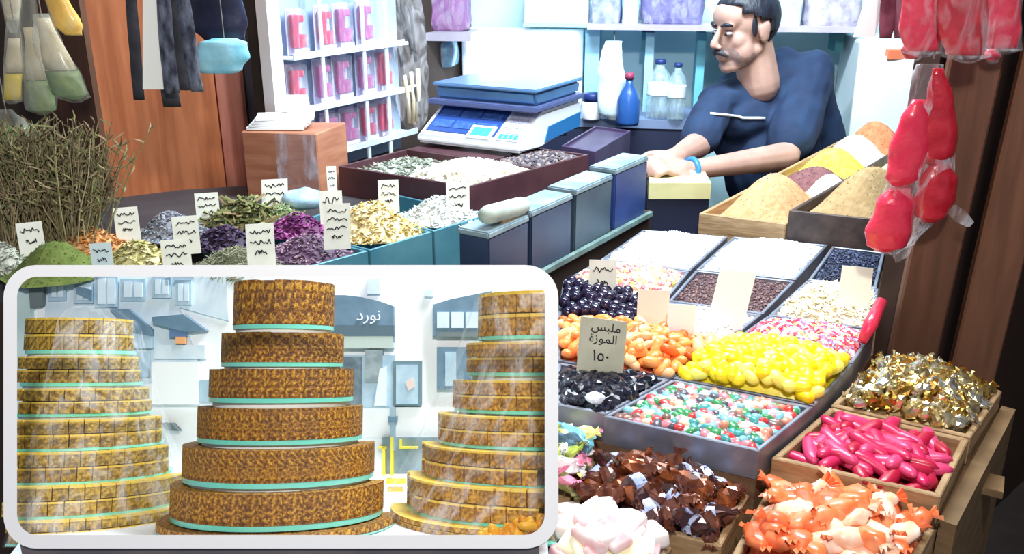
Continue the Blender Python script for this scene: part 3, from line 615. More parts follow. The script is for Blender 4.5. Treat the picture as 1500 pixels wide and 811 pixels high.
# black sweets
BK = mat('black_liquorice', (22, 22, 32), .2, coat=.4, c2=(34, 36, 54), scale=60); bkm = []
for s in range(4):
    bm = ico(2, 1)
    for v in bm.verts: v.co = Vector((v.co.x * .016, v.co.y * .011, v.co.z * .009))
    me = tomesh('black_sweet', bm, BK); crumple(me, .005, 75, s); bkm.append(me)
bw = bkm[0].copy(); bw.materials.clear(); bw.materials.append(mat('white_mint', (220, 226, 238), .4))
scatter('black_candy', 110, lambda i, r: ('black_sweet', bkm[i % 4], [], None), 'black crinkled sweet in the tray behind the multicoloured pebbles', 'black sweets', 'candy', .018, .020, -.010, .8, edge=.03, under=BK)
link('white_sweet', bw, None, 'single round white sweet lying on the black sweets', 'candy', None, None, pz(871, 583, .885), (0, .2, .3))
# foil and paper wrapped sweets
def wrapped(name, m, L, W, T, amp, sc, seed, ends=True, flat=True, mt=None):
    bm = ico(2, 1)
    for v in bm.verts: v.co = Vector((v.co.x * L / 2, v.co.y * W / 2, v.co.z * T / 2))
    me = tomesh(name, bm, m, not flat); crumple(me, amp, sc, seed); kids = []
    if ends:
        for s in (-1, 1):
            b2 = bmesh.new(); rg = random.Random(seed + s); fan(b2, Vector((s * L * .42, 0, 0)), Vector((s, 0, 0)), Vector((0, 0, 1)), L * .24, W * .72, 6, rng=rg); kids.append(('twist_end', tomesh('twist_end', b2, mt or m)))
    return me, kids
GOLD = mat('gold_foil', (204, 176, 104), .22, .9, c2=(240, 226, 184), scale=40)
GOLDS = [GOLD, mat('silvery_gold_foil', (214, 208, 186), .2, .9, c2=(236, 232, 216), scale=40), mat('deep_gold_foil', (178, 132, 52), .22, .9, c2=(206, 168, 88), scale=40)]
gw = [wrapped('gold_sweet', GOLDS[(0, 1, 2, 0, 0)[s]], .032, .024, .02, .006, 80, s) for s in range(5)]
def gold(i, r): c = r.randrange(5); me, k = gw[c]; return ('gold_sweet', me, k, ('gold', 'silvery', 'deep gold', 'gold', 'gold')[c] + ' foil wrapped sweet in the heap at the foot of the posts')
scatter('gold_wrap', 110, gold, 'crumpled gold foil wrapped sweet in the heap at the foot of the posts', 'gold foil sweets', 'candy', .022, .045, -.002, 1.2, sharp=.7, under=GOLD)
PK = [mat('pink_jelly', (196, 36, 84), .34, coat=.1, sss=.15), mat('rose_jelly', (210, 64, 110), .34, coat=.1, sss=.15), mat('crimson_jelly', (172, 24, 56), .34, coat=.1, sss=.15)]
pks = [slice_mesh('jelly_stick', m, .072, .023, .018, b) for m in PK for b in (.15, .4)]
scatter('pink_stick', 70, lambda i, r: (lambda c: ('jelly_stick', pks[c], [], ('pink', 'rose', 'crimson')[c // 2] + (' nearly straight', ' curved')[c % 2] + ' jelly stick in the tray behind the orange wrapped sweets'))(r.randrange(6)), 'glossy pink jelly stick in the wooden tray behind the orange sweets', 'pink jelly sticks', 'candy', .024, .026, -.022, .3, edge=.10, sharp=.4, under=PK[2])
OW = [mat('orange_cellophane', (240, 118, 62), .32, c2=(250, 160, 110), scale=34, coat=.4), mat('pale_orange_cellophane', (250, 190, 150), .32, c2=(252, 226, 206), scale=34, coat=.4), mat('red_orange_cellophane', (232, 92, 46), .32, c2=(244, 130, 80), scale=34, coat=.4)]
ow = [wrapped('orange_wrapped_sweet', OW[s % 3], .062, .036, .028, .009, 45, s, flat=False, mt=OW[(s + 1) % 3]) for s in range(6)]
def oww(i, r): c = r.randrange(6); me, k = ow[c]; return ('orange_wrapped_sweet', me, k, ('orange', 'pale orange', 'red orange')[c % 3] + ' wrapped sweet with ' + ('pale', 'red orange', 'orange')[c % 3] + ' twist ends beside the toffees')
scatter('orange_wrap', 52, oww, 'orange cellophane wrapped sweet in the wooden tray beside the toffees', 'orange wrapped sweets', 'candy', .03, .055, -.006, .6, edge=.05, under=OW[2])
TF = [mat('toffee_brown_foil', (86, 44, 34), .16, .35, c2=(122, 72, 54), scale=50, coat=.5), mat('dark_toffee_foil', (52, 30, 30), .16, .35, c2=(84, 54, 52), scale=50, coat=.5), mat('amber_toffee_foil', (150, 80, 40), .16, .35, c2=(96, 48, 34), scale=50, coat=.5)]
TLB = mat('toffee_label_white', (214, 222, 244), .3, c2=(150, 164, 214), scale=60)
tf = []
for s in range(6):
    me, k = wrapped('wrapped_toffee', TF[s % 3], .056, .033, .027, .008, 60, s + 11)
    if s in (1, 4):
        b2 = bmesh.new(); lathe(b2, [(.0175, -.009), (.0185, -.004), (.0185, .004), (.0175, .009)], n=10, M=Euler((0, R(90), 0)).to_matrix())
        for v in b2.verts: v.co.z *= .85
        k = k + [('label_band', tomesh('label_band', b2, TLB))]
    tf.append((me, k, bool(s in (1, 4))))
def toff(i, r):
    c = r.randrange(6); me, k, lb = tf[c]; sh = ('brown', 'dark brown', 'amber brown')[c % 3]
    return ('wrapped_toffee', me, k, f'shiny {sh} toffee with a white and blue label band' if lb else f'shiny plain {sh} wrapped toffee in the tray before the pebbles')
scatter('toffee', 64, toff, None, 'brown wrapped toffees', 'candy', .028, .046, -.006, .7, edge=.03, sharp=.5, under=TF[1])
GW = [('lime green', (150, 170, 60)), ('pale yellow', (224, 214, 130)), ('white', (226, 226, 226)), ('turquoise', (90, 160, 178)), ('olive', (110, 112, 60)), ('pink', (210, 120, 150)), ('dark teal', (48, 76, 92))]
gwm = []
for s, (nm, c) in enumerate(GW):
    c2 = tuple(min(255, v + 40) for v in c); m = mat('wrapper_' + nm.replace(' ', '_'), c, .25, c2=c2, scale=50, coat=.4); gwm.append((nm,) + wrapped('twist_wrapped_sweet', m, .046, .024, .02, .007, 60, s + 31))
def grn(i, r): nm, me, k = r.choice(gwm); return ('twist_wrapped_sweet', me, k, f'{nm} twist wrapped sweet in the tray beside the toffees')
scatter('green_wrap', 34, grn, None, 'mixed twist wrapped sweets', 'candy', .024, .05, .012, .8, under=mat('wrap_mixed', (150, 160, 90), .4, c2=(200, 196, 140), scale=50))
NG = [mat('white_nougat', (240, 236, 232), .5, c2=(246, 226, 224), scale=30, sss=.2), mat('rose_nougat', (236, 170, 176), .5, c2=(244, 220, 218), scale=40, sss=.2), mat('lemon_nougat', (240, 230, 160), .5, c2=(246, 240, 220), scale=40, sss=.2)]
ng = []
for s in range(5):
    bm = bmesh.new(); box(bm, (0, 0, 0), (.052, .034, .024), bev=.007); me = tomesh('nougat_piece', bm, NG[(0, 0, 1, 2, 0)[s]], True); crumple(me, .003, 60, s); ng.append((me, ('white', 'white', 'rose pink', 'lemon yellow', 'white')[s]))
def nou(i, r): me, c = ng[r.randrange(5)]; return ('nougat_piece', me, [], f'{c} nougat piece heaped at the front of the table')
scatter('nougat', 26, nou, None, 'nougat pieces', 'candy', .034, .05, .0, .5, under=NG[0])

# price tags in the candy trays
PT(843, 466, 911, 552, ('z', .868), 'large greyish price tag with the number 150 beside the orange slices', 0, m=PAPERG, lean=-.02, tilt=-5, yaw=-12, roll=3,
   text=[('\ufee3\ufee0\ufe92\ufeb2'[::-1], .20, .06, .86), ('\ufe8d\ufedf\ufee4\ufeee\ufeaf\ufe93'[::-1], .20, .02, .66), ('\u0661\u0665\u0660', .26, .0, .36)])
PT(862, 381, 902, 430, ('z', .875), 'cream price tag with two short lines among the pastel sugar bits', 2)
PT(932, 425, 978, 484, ('z', .868), 'blank pinkish cream card beside the dark balls', 0, m=mat('pinkish_card', (244, 226, 212), .8))
PT(1034, 396, 1086, 478, ('z', .865), 'tall blank white card leaning across the brown seeds', 0, m=WHITE, lean=.28)
PT(976, 446, 1016, 500, ('z', .872), 'blank white card standing in the speckled sweets', 0, m=WHITE)
PT(1229, 391, 1272, 442, ('z', .885), 'blank cream card standing in the cream chips', 0, m=mat('cream_card', (246, 242, 222), .8))

# ------------------------------------------------------------------ spice boxes behind the trays
SZ = .90
def qlerp(q, v0, v1): return [quadpt(q, 0, v0), quadpt(q, 1, v0), quadpt(q, 1, v1), quadpt(q, 0, v1)]
sa = [pz(1024, 312, SZ), pz(1151, 328, SZ)]; sv = pz(1240, 200, 1.0) - sa[0]; sa += [sa[1] + sv, sa[0] + sv]
fl = sa[1] + BX * .004; zb_ = pY(1151, 308, fl.y).z; sb = [Vector((fl.x, fl.y, zb_)), pz(1290, 322, zb_)]; sb += [sb[1] + sv * .96, sb[0] + sv * .96]
_, ia = open_box('spice_box', sa, -.07, 0, WOODP, 'long pale edged wooden box of orange spices beside the man', 'box', .009, 'wooden spice boxes', tilt=True)
_, ib = open_box('spice_box', sb, -.105, 0, BROWNBOX, 'dark rough wooden box of brown spice behind the white sugar', 'box', .009, 'wooden spice boxes', tilt=True)
def cone(q, v0, v1, h, m, label, n=200, size=.004, u0=.02, u1=.98, sharp=1.1, z=-.025):
    qq = qlerp(q, v0, v1); return tray_heap('spice_heap', qq, u0, u1, 0, 1, h, n, 'grain', size, m, label, 'spice', 'heaps of ground spice', z, sharp)
cone(ia, 0, .33, .105, mat('orange_spice', (190, 140, 96), .9, c2=(206, 158, 116), scale=70), 'cone of orange brown ground spice in the long box')
cone(ia, .36, .56, .06, mat('plum_spice', (110, 70, 74), .9, c2=(130, 88, 88), scale=70), 'mound of plum red spice behind the orange brown cone')
cone(ia, .50, .70, .085, mat('turmeric', (232, 212, 60), .9, c2=(240, 224, 100), scale=70), 'mound of yellow turmeric beside the man')
cone(ia, .66, .85, .09, mat('white_powder', (236, 240, 236), .9, c2=(226, 232, 226), scale=50), 'mound of white powder behind the turmeric')
cone(ia, .84, 1.0, .10, mat('rust_spice', (190, 116, 76), .9, c2=(204, 136, 96), scale=50), 'mound of rust coloured spice at the far end of the long box')
cone(ia, .34, .52, .05, mat('white_salt', (224, 222, 214), .9, c2=(236, 234, 228), scale=60), 'small white mound beside the plum red spice', u0=.5)
cone(ib, 0, .42, .10, mat('cumin_spice', (150, 122, 84), .9, c2=(166, 138, 98), scale=70), 'cone of brown cumin in the dark rough box')
cone(ib, .45, .7, .07, mat('pale_yellow_spice', (232, 220, 160), .9, c2=(240, 232, 186), scale=70), 'mound of pale yellow spice behind the brown cumin')
cone(ib, .7, 1., .06, MATS['white_powder'], 'mound of white flour in the far end of the dark rough box')
st = thing('spice_stand', 'dark stand under the wooden spice boxes', 'stand')
q = [sa[0] + BX * .01, sb[1] - BX * .01, quadpt(sb, .98, .8), quadpt(sa, .05, .8)]; bm = bmesh.new()
prism(bm, [Vector((p.x, p.y, .78)) for p in q], [Vector((p.x, p.y, SZ - .071 + max(0, (p - sa[0]).dot(sv) / sv.length_squared) * .1)) for p in q]); obj('stand_top', bm, BROWNBOX, st); cc = sum(q, Vector()) / 4
quadobj('stand_base', [p + (cc - p) * .06 for p in q], 0, .78, DARK, st)

# ------------------------------------------------------------------ wooden posts on the right
def vpost(name, xb0, xb1, yb, z0, Y0, th, m, label):
    a = pY(xb0, yb, Y0); b = pY(xb1, yb + 6, Y0 - .02); n = Vector((-(b - a).y, (b - a).x, 0)).normalized() * th
    t = thing(name, label, 'post', group='wooden stall posts'); bm = bmesh.new(); q = [a, b, b + n, a + n]
    S = lambda z, s: [Vector((p.x, p.y, z)) + Vector((s, 0, 0)) for p in q]
    prism(bm, S(0, -.012), S(2.58, .10)); bmesh.ops.bevel(bm, geom=bm.edges[:], offset=.004, segments=1, affect='EDGES'); obj('board', bm, m, t); return t
vpost('stall_post', 1286, 1356, 528, .8, 1.66, .03, WOODD, 'dark brown wooden board of the stall post behind the red bags')
vpost('stall_post', 1377, 1444, 545, .8, 1.64, .03, mat('post_wood_warm', (100, 66, 46), .55, c2=(120, 80, 58), scale=7, stretch=(6, 6, .6), bump=.2), 'warmer brown wooden board of the post next to the dark doorway')

# ------------------------------------------------------------------ bags
def loft(pts, Y, ratio, n=20, amp=.12, seed=0, sc=18, lean=0):
    bm = bmesh.new(); rings = []
    for i, (x, y, hw) in enumerate(pts):
        c = pY(x, y, Y + lean * i / len(pts)); d = (c - CAM).dot(Vector((0, cp, -sp))); r = hw / F * d; ring = []
        for k in range(n):
            a = 2 * math.pi * k / n; p = c + Vector((r * math.cos(a), r * ratio * math.sin(a), 0))
            nz = noise.noise(p * sc + Vector((seed, seed * 2.3, 0))); p += (p - c) * nz * amp * 2; ring.append(bm.verts.new(p))
        rings.append(ring)
    for a, b in zip(rings, rings[1:]):
        for k in range(n): bm.faces.new((a[k], a[(k + 1) % n], b[(k + 1) % n], b[k]))
    bm.faces.new(rings[0][::-1]); bm.faces.new(rings[-1]); return bm
def refine(pts, k=4):
    out = []
    for i in range(len(pts) - 1):
        a, b = pts[i], pts[i + 1]
        for j in range(k):
            s = j / k; s = s * s * (3 - 2 * s); out.append((a[0] + (b[0] - a[0]) * j / k, a[1] + (b[1] - a[1]) * j / k, a[2] + (b[2] - a[2]) * s))
    return out + [pts[-1]]
FILM = film('bag_film', (240, 240, 248), .03, .32, 34)
FILMS = film('soft_bag_film', (226, 226, 210), .10, .45, 18)
def hang_bag(name, film_pts, fill_pts, Y, mfill, label, cat='bag', group=None, ratio=.4, mfilm=None, amp=.12, seed=1, string=True, more=()):
    t = thing(name, label, cat, group=group)
    if film_pts: obj('film', loft(refine(film_pts), Y, ratio, 24, amp, seed), mfilm or FILM, t, True)
    for i, fp in enumerate([fill_pts] + list(more)):
        if fp: obj('contents', loft(refine(fp), Y, ratio * .8, 20, amp * .8, seed + i + 1), mfill if not isinstance(mfill, list) else mfill[i % len(mfill)], t, True)
    if string:
        x, y, _ = (film_pts or fill_pts)[0]; p = pY(x, y, Y); bm = bmesh.new(); tube(bm, [p - Vector((0, 0, .01)), Vector((p.x, p.y, 2.6))], .0012, 5); obj('string', bm, mat('string_grey', (120, 116, 108), .8), t)
    return t
REDC = mat('red_sweets_in_bag', (222, 44, 78), .3, c2=(226, 62, 84), scale=36, bump=.4, coat=.4)
REDD = mat('dark_red_sweets', (176, 24, 40), .3, c2=(200, 44, 60), scale=36, bump=.4, coat=.4)
YR = 1.58
hang_bag('red_candy_bag', [(1352, -40, 26), (1348, 0, 32), (1345, 40, 34), (1348, 76, 30), (1352, 84, 10)], [(1350, -38, 22), (1350, 0, 28), (1346, 40, 30), (1350, 74, 24)], YR, REDC, 'bulging red candy bag hanging beside the dark red packets', 'candy bag', 'red candy bags', .5)
hang_bag('red_candy_bag', [(1408, -40, 34), (1410, 0, 40), (1412, 50, 42), (1415, 82, 36), (1418, 92, 10)], [(1408, -38, 30), (1410, 0, 36), (1412, 50, 38), (1415, 80, 30)], YR - .02, REDD, 'large dark red candy bag hanging in front of the posts', 'candy bag', 'red candy bags', .5, seed=4)
hang_bag('red_candy_bag', [(1462, -40, 28), (1464, 0, 34), (1468, 40, 34), (1470, 72, 28), (1470, 80, 8)], [(1462, -38, 24), (1464, 0, 30), (1468, 40, 30), (1470, 70, 22)], YR, REDC, 'red candy bag hanging next to the dark doorway', 'candy bag', 'red candy bags', .5, seed=6)
hang_bag('red_candy_bag', [(1330, 60, 8), (1333, 72, 16), (1335, 84, 14), (1336, 92, 5)], [(1331, 64, 6), (1333, 74, 14), (1335, 86, 10)], YR + .075, REDD, 'small knotted tip of a red bag below the bulging bag', 'candy bag', 'red candy bags', .6, seed=8, string=True)
hang_bag('red_candy_bag', [(1452, 70, 8), (1452, 80, 15), (1453, 90, 11), (1454, 94, 4)], [(1452, 72, 6), (1452, 82, 12), (1453, 89, 7)], YR + .035, REDC, 'small knotted red tip near the dark doorway', 'candy bag', 'red candy bags', .6, seed=9)
# long strip of red bags in clear film
t = thing('candy_bag_strip', 'long clear plastic strip of red sweets hanging in front of the post', 'candy bag', group='red candy bags')
obj('film', loft(refine([(1362, 94, 22), (1358, 112, 26), (1358, 140, 32), (1356, 190, 40), (1350, 260, 50), (1330, 320, 48), (1308, 352, 34), (1300, 372, 12)]), YR + .01, .45, 26, .14, 3), film('strip_film', (244, 244, 252), .05, .5, 46, .06), t, True)
for i, fp in enumerate(([(1374, 100, 8), (1376, 140, 18), (1376, 190, 26), (1372, 226, 28), (1368, 240, 14)], [(1346, 146, 10), (1340, 176, 24), (1330, 225, 30), (1322, 260, 28), (1318, 272, 14)],
                        [(1376, 238, 14), (1374, 262, 28), (1372, 292, 30), (1364, 314, 24), (1360, 324, 12)], [(1320, 274, 14), (1314, 298, 30), (1304, 335, 34), (1298, 358, 28), (1294, 367, 14)])):
    o = obj('sweets', loft(refine(fp), YR + .0, .6, 20, .14, i + 12), REDC if i % 2 else REDD, t, True); o['label'] = 'lump of red sweets inside the clear strip'
bm = loft(refine([(1330, 352, 4), (1326, 362, 10), (1318, 374, 12), (1314, 384, 3)]), YR, .3, 14, .2, 5); obj('film_tail', bm, FILM, t, True)
bm = loft(refine([(1398, 300, 4), (1405, 312, 14), (1414, 324, 13), (1418, 332, 3)]), YR, .3, 14, .2, 6); obj('film_tail', bm, FILM, t, True)
p = pY(1368, 86, YR); bm = bmesh.new(); tube(bm, [p, Vector((p.x, p.y, 2.6))], .0015, 5); obj('string', bm, MATS['string_grey'], t)
# behind them: dark red packets and a white strip
DRP = mat('wine_packet', (92, 40, 56), .35, c2=(130, 70, 90), scale=30, bump=.4)
for i, (x, hw) in enumerate(((1300, 11), (1320, 10))):
    hang_bag('wine_red_packet', [(x + 4, -40, hw), (x + 2, 0, hw), (x - 1, 40, hw), (x - 3, 56, hw * .8)], None, 1.85, None, ('wine red packet hanging beside the white strip', 'wine red packet hanging beside the bulging red bag')[i], 'packet', 'wine red packets', .4, DRP, seed=i)
t = thing('white_strip', 'white paper strip hanging slanted above the white cabinet', 'paper strip')
bm = bmesh.new(); pp = [pY(1287, -60, 1.9), pY(1310, -60, 1.9), pY(1282, 54, 1.9), pY(1251, 54, 1.9)]; prism(bm, pp, [v + Vector((0, .004, 0)) for v in pp]); obj('strip', bm, mat('strip_white', (250, 250, 252), .6), t)
bm = bmesh.new(); c = pY(1298, -58, 1.902); tube(bm, [c, Vector((c.x, c.y, 2.6))], .0012, 5); obj('string', bm, MATS['string_grey'], t)
boxobj('orange_box', pY(1312, 79, 3.0), (.07, .05, .032), mat('orange_red_card', (226, 120, 84), .6), None, label='small orange red box on the wall beside the bags', cat='box', bev=.003)
t = thing('red_candy_stick', 'red candy packet leaning on the cream chips beside the post', 'candy packet')
bm = bmesh.new(); a = pz(1263, 500, .872); b = pz(1292, 440, .93); tube(bm, [a, a * .6 + b * .4, b], [.008, .014, .010], 10); obj('packet', bm, REDC, t, True)

# ------------------------------------------------------------------ things hanging on the left
YG = mat('yellow_bag_fill', (228, 172, 40), .4, c2=(240, 196, 80), scale=30, bump=.4); GN = mat('green_bag_fill', (86, 120, 72), .5, c2=(130, 150, 90), scale=30, bump=.5); YE = mat('lemon_bag_fill', (220, 190, 40), .4, c2=(236, 212, 90), scale=30, bump=.4)
CRM = mat('cream_bag_fill', (198, 184, 150), .5, c2=(220, 206, 176), scale=26, bump=.4); DGN = mat('bottle_green_fill', (48, 70, 70), .5, c2=(70, 100, 84), scale=30, bump=.4)
YL_ = 1.9; G = 'small bags hanging on the left'
hang_bag('herb_bag', [(18, 20, 8), (20, 60, 12), (19, 110, 16), (18, 148, 14), (18, 152, 6)], [(19, 108, 14), (18, 146, 12)], YL_, [YE, CRM], 'clear bag with a lemon yellow bottom', 'bag', G, .5, FILMS, seed=2, more=[[(20, 56, 9), (20, 106, 13)]])
hang_bag('herb_bag', [(40, -20, 10), (44, 40, 14), (54, 110, 22), (62, 160, 22), (64, 168, 8)], [(56, 118, 19), (62, 160, 19), (64, 166, 8)], YL_ + .01, [GN, CRM], 'clear bag with a dark green bottom beside the lemon yellow one', 'bag', G, .5, FILMS, seed=3, more=[[(45, 40, 11), (56, 116, 18)]])
hang_bag('herb_bag', [(60, 20, 12), (74, 70, 22), (96, 120, 28), (108, 142, 24), (112, 150, 8)], [(90, 104, 24), (104, 138, 24), (110, 146, 10)], YL_ - .02, [GN, CRM], 'clear bag of green herbs leaning outwards with a pale top', 'bag', G, .5, FILMS, seed=5, more=[[(62, 26, 10), (90, 102, 23)]])
hang_bag('herb_bag', [(72, -30, 12), (84, 0, 18), (98, 36, 22), (108, 52, 14)], [(72, -28, 11), (84, 0, 17), (98, 36, 21), (108, 51, 13)], YL_ + .02, YG, 'golden yellow bag above the green herb bag', 'bag', G, .5, FILMS, seed=6)
hang_bag('herb_bag', [(14, -30, 14), (16, 0, 15), (18, 30, 13), (20, 48, 6)], [(14, -28, 13), (16, 0, 14), (18, 30, 11)], YL_ + .03, CRM, 'grey beige bag above the lemon yellow one', 'bag', G, .5, FILMS, seed=7)
hang_bag('herb_bag', [(8, 160, 10), (20, 190, 34), (24, 225, 34), (10, 262, 30), (4, 290, 20)], [(20, 186, 30), (24, 225, 30), (10, 262, 26)], YL_ + .12, [mat('leaf_green_fill', (84, 120, 50), .5, c2=(140, 166, 90), scale=22, bump=.4)], 'leaf green bag hanging above the dried branches', 'bag', G, .5, FILMS, seed=8)
YS = 1.90
t = thing('white_hanging_strip', 'broad flat white strip hanging against the orange wood panel', 'hanging strip')
bm = bmesh.new(); pp = [pY(209, -60, YS), pY(232, -60, YS), pY(244, 131, YS), pY(209, 131, YS)]; prism(bm, pp, [v + Vector((0, .006, 0)) for v in pp]); obj('strip', bm, mat('ivory_strip', (255, 252, 244), .6, c2=(255, 254, 250), scale=12), t)
c = pY(220, -58, YS + .003); bm = bmesh.new(); tube(bm, [c, Vector((c.x, c.y, 2.6))], .0012, 5); obj('string', bm, MATS['string_grey'], t)
STR = mat('dark_glittery_strip', (52, 54, 66), .3, .3, c2=(120, 124, 140), scale=70, stretch=(1, 1, .4), bump=.4)
STR2 = mat('charcoal_strip', (44, 44, 50), .5, c2=(62, 62, 68), scale=30, bump=.3)
for i, (xt, xb, hw, yb, m, lab) in enumerate(((190, 204, 9, 146, STR2, 'charcoal strip hanging behind the white strip'), (238, 252, 12, 136, STR, 'dark glittery strip hanging beside the white strip'),
        (252, 272, 9, 132, STR2, 'narrow charcoal strip between two glittery strips'), (262, 290, 11, 134, STR, 'dark glittery strip hanging beside the pale blue bag'), (222, 252, 14, 156, STR2, 'charcoal strip hanging lowest behind the white strip'))):
    hang_bag('dark_strip', [(xt, -40, hw), ((xt * 2 + xb) / 3, 30, hw), ((xt + 2 * xb) / 3, 90, hw), (xb, yb, hw * .9)], None, YS + (.02 if i in (0, 4) else -.005), None, lab, 'hanging strip', 'dark strips hanging on the panel', .35, m, .1, i)
hang_bag('black_bag', [(300, -40, 36), (312, 0, 44), (322, 35, 42), (330, 58, 30), (332, 64, 10)], None, 2.02, None, 'dark navy bag hanging above the pale blue bag', 'bag', None, .3, mat('navy_black_plastic', (26, 26, 44), .35, c2=(40, 42, 66), scale=14, bump=.4), .15, 3)
t = hang_bag('blue_bag', [(328, 56, 18), (328, 62, 38), (328, 84, 43), (324, 102, 34), (322, 107, 24)], None, 1.99, None, 'crumpled pale blue plastic bag hanging on the plank', 'bag', None, .3, mat('sky_blue_plastic', (120, 200, 226), .3, c2=(170, 222, 238), scale=16, bump=.5), .14, 5)
hang_bag('cable_bag', [(588, -40, 16), (596, 0, 22), (600, 60, 24), (602, 120, 24), (606, 170, 22), (606, 190, 12)], None, 2.62, None, 'clear bag of dark and cream sticks hanging at the end of the rack', 'bag', None, .35, FILM, .12, 9)
t = bpy.data.objects[[o.name for o in bpy.data.objects if o.name.startswith('cable_bag')][-1]]
for i, (xa, ya, xb, yb, m) in enumerate(((582, 10, 596, 60, INK), (588, 5, 604, 80, INK), (596, 40, 610, 90, INK), (600, 10, 606, 70, STR2), (592, 110, 600, 180, CRM), (602, 105, 606, 182, CRM), (612, 100, 610, 178, CRM), (584, 70, 590, 120, STR2), (607, 128, 614, 170, INK))):
    bm = bmesh.new(); a = pY(xa, ya, 2.62); b = pY(xb, yb, 2.62); tube(bm, [a, (a + b) / 2 + Vector((.004, 0, 0)), b], .006, 7); obj('stick', bm, m, t, True)

# ------------------------------------------------------------------ back wall: lit panel, shelf, bags on it, bottles, cabinet
def wp(x, y, off=0): return pP(x, y, WB - WBn * off, WBn)
def wslab(x0, y0, x1, y1, o0, o1, name, m, parent=None, bev=0, **k):
    """box standing off the back wall between offsets o0 < o1, given by its front face in pixels"""
    a = wp(x0, y1, o1); b = wp(x1, y1, o1); z1 = wp((x0 + x1) / 2, y0, o1).z; z0 = wp((x0 + x1) / 2, y1, o1).z
    W = (Vector((b.x, b.y, 0)) - Vector((a.x, a.y, 0))).length; c = (a + b) / 2 + WBn * (o1 - o0) / 2
    return boxobj(name, (c.x, c.y, (z0 + z1) / 2), (W, o1 - o0, z1 - z0), m, parent, RB, bev, **k)
t = thing('light_panel', 'large glowing white light panel on the wall behind the weighing scale', 'light')
wslab(678, 42, 852, 154, .0, .05, 'frame', WHITE, t, .004)
wslab(686, 48, 844, 149, .05, .056, 'diffuser', mat('glowing_diffuser', (246, 252, 255), .5, emit=5.0), t)
t = thing('white_box', 'plain white box standing above the light panel', 'box'); wslab(768, -40, 862, 34, .02, .14, 'carton', WHITE, t, .006); wslab(766, 34, 862, 40, .0, .18, 'ledge', mat('pale_teal_ledge', (170, 214, 222), .5), t)
SHF = mat('mauve_shelf_board', (170, 160, 176), .5, c2=(188, 180, 194), scale=8)
sh = thing('wall_shelf', 'long thin mauve shelf on the back wall carrying plastic bags', 'shelf')
wslab(860, 38, 1262, 46, .0, .24, 'board', SHF, sh)
for x in (945, 1228): wslab(x - 6, 47, x + 6, 76, .0, .12, 'bracket', mat('teal_bracket', (70, 140, 150), .5), sh)
wslab(600, 48, 690, 60, .0, .24, 'short_board', SHF, sh)
def shelf_bag(x0, y0, x1, y1, m, label, off=.14, group='plastic bags on the wall shelf'):
    a = wp((x0 + x1) / 2, y1, off); b = wp((x0 + x1) / 2, y0, off); d = (a - CAM).dot(Vector((0, cp, -sp))); W = (x1 - x0) / F * d; Hh = b.z - a.z
    t = thing('shelf_bag', label, 'bag', a, (0, 0, R(-8)), group); bm = bmesh.new()
    box(bm, (0, 0, Hh / 2), (W, .12, Hh), bev=min(W, Hh) * .2); bmesh.ops.subdivide_edges(bm, edges=bm.edges[:], cuts=2, use_grid_fill=True); me = tomesh('contents', bm, m, True); crumple(me, .009, 22, x0); link('contents', me, t)
    bm = bmesh.new(); box(bm, (0, 0, Hh / 2), (W * 1.04, .13, Hh * 1.02), bev=min(W, Hh) * .2); bmesh.ops.subdivide_edges(bm, edges=bm.edges[:], cuts=2, use_grid_fill=True); me = tomesh('film', bm, FILM, True); crumple(me, .009, 22, x0); link('film', me, t)
LIL = lambda n, a, b: mat(n, a, .5, c2=b, scale=26, bump=.4)
shelf_bag(604, -50, 690, 48, LIL('plum_fill', (130, 80, 140), (160, 110, 160)), 'plum purple bag on the short shelf beside the light panel')
shelf_bag(866, -40, 908, 38, LIL('blue_lilac_fill', (110, 120, 190), (180, 190, 225)), 'blue and white bag at the end of the wall shelf')
shelf_bag(912, -40, 934, 38, LIL('ice_fill', (190, 226, 238), (220, 240, 246)), 'narrow ice blue bag on the wall shelf')
shelf_bag(938, -40, 1028, 38, LIL('violet_fill', (84, 80, 140), (120, 116, 170)), 'dark violet bag on the wall shelf beside the man')
shelf_bag(1122, -40, 1168, 42, LIL('aqua_fill', (170, 206, 222), (206, 228, 236)), 'pale aqua bag on the wall shelf behind the head')
shelf_bag(1174, -40, 1254, 44, LIL('grey_lilac_fill', (150, 140, 170), (200, 194, 212)), 'grey lilac bag on the wall shelf beside the white strip')
shelf_bag(608, 58, 670, 96, LIL('sky_fill', (130, 200, 226), (90, 140, 170)), 'sky blue bag below the short shelf', .09)
# niches and uprights
up = thing('wall_upright', 'pale blue upright board beside the glowing panel', 'board'); wslab(852, 44, 872, 262, .0, .16, 'board', mat('sky_paint', (150, 206, 228), .5, c2=(170, 218, 234), scale=5), up)
up = thing('wall_upright', 'pale blue upright board behind the water bottles', 'board'); wslab(936, 48, 948, 262, .0, .16, 'board', MATS['sky_paint'], up)
up = thing('wall_upright', 'narrow teal upright beside the shoulder of the man', 'board'); wslab(1008, 48, 1020, 262, .0, .12, 'board', mat('teal_paint', (110, 186, 204), .5), up)
hang_bag('white_bag', [(900, 60, 12), (896, 80, 16), (896, 120, 22), (900, 165, 22), (902, 176, 10)], None, 3.05, None, 'white plastic bag hanging between the pale blue uprights', 'bag', None, .4, mat('white_bag_plastic', (226, 236, 240), .4, c2=(196, 220, 230), scale=16, bump=.4), .14, 4, string=False)
bm = bmesh.new(); a = pY(900, 62, 3.05); tube(bm, [a, wp(900, 44, .1)], .002, 6); obj('loop', bm, MATS['string_grey'], bpy.data.objects['white_bag'])
cab = thing('white_cabinet', 'tall pale white cabinet behind the shoulder of the man', 'cabinet'); wslab(1226, 60, 1345, 330, .0, .3, 'body', mat('cabinet_white', (226, 236, 240), .4, c2=(214, 228, 234), scale=3), cab, .01)
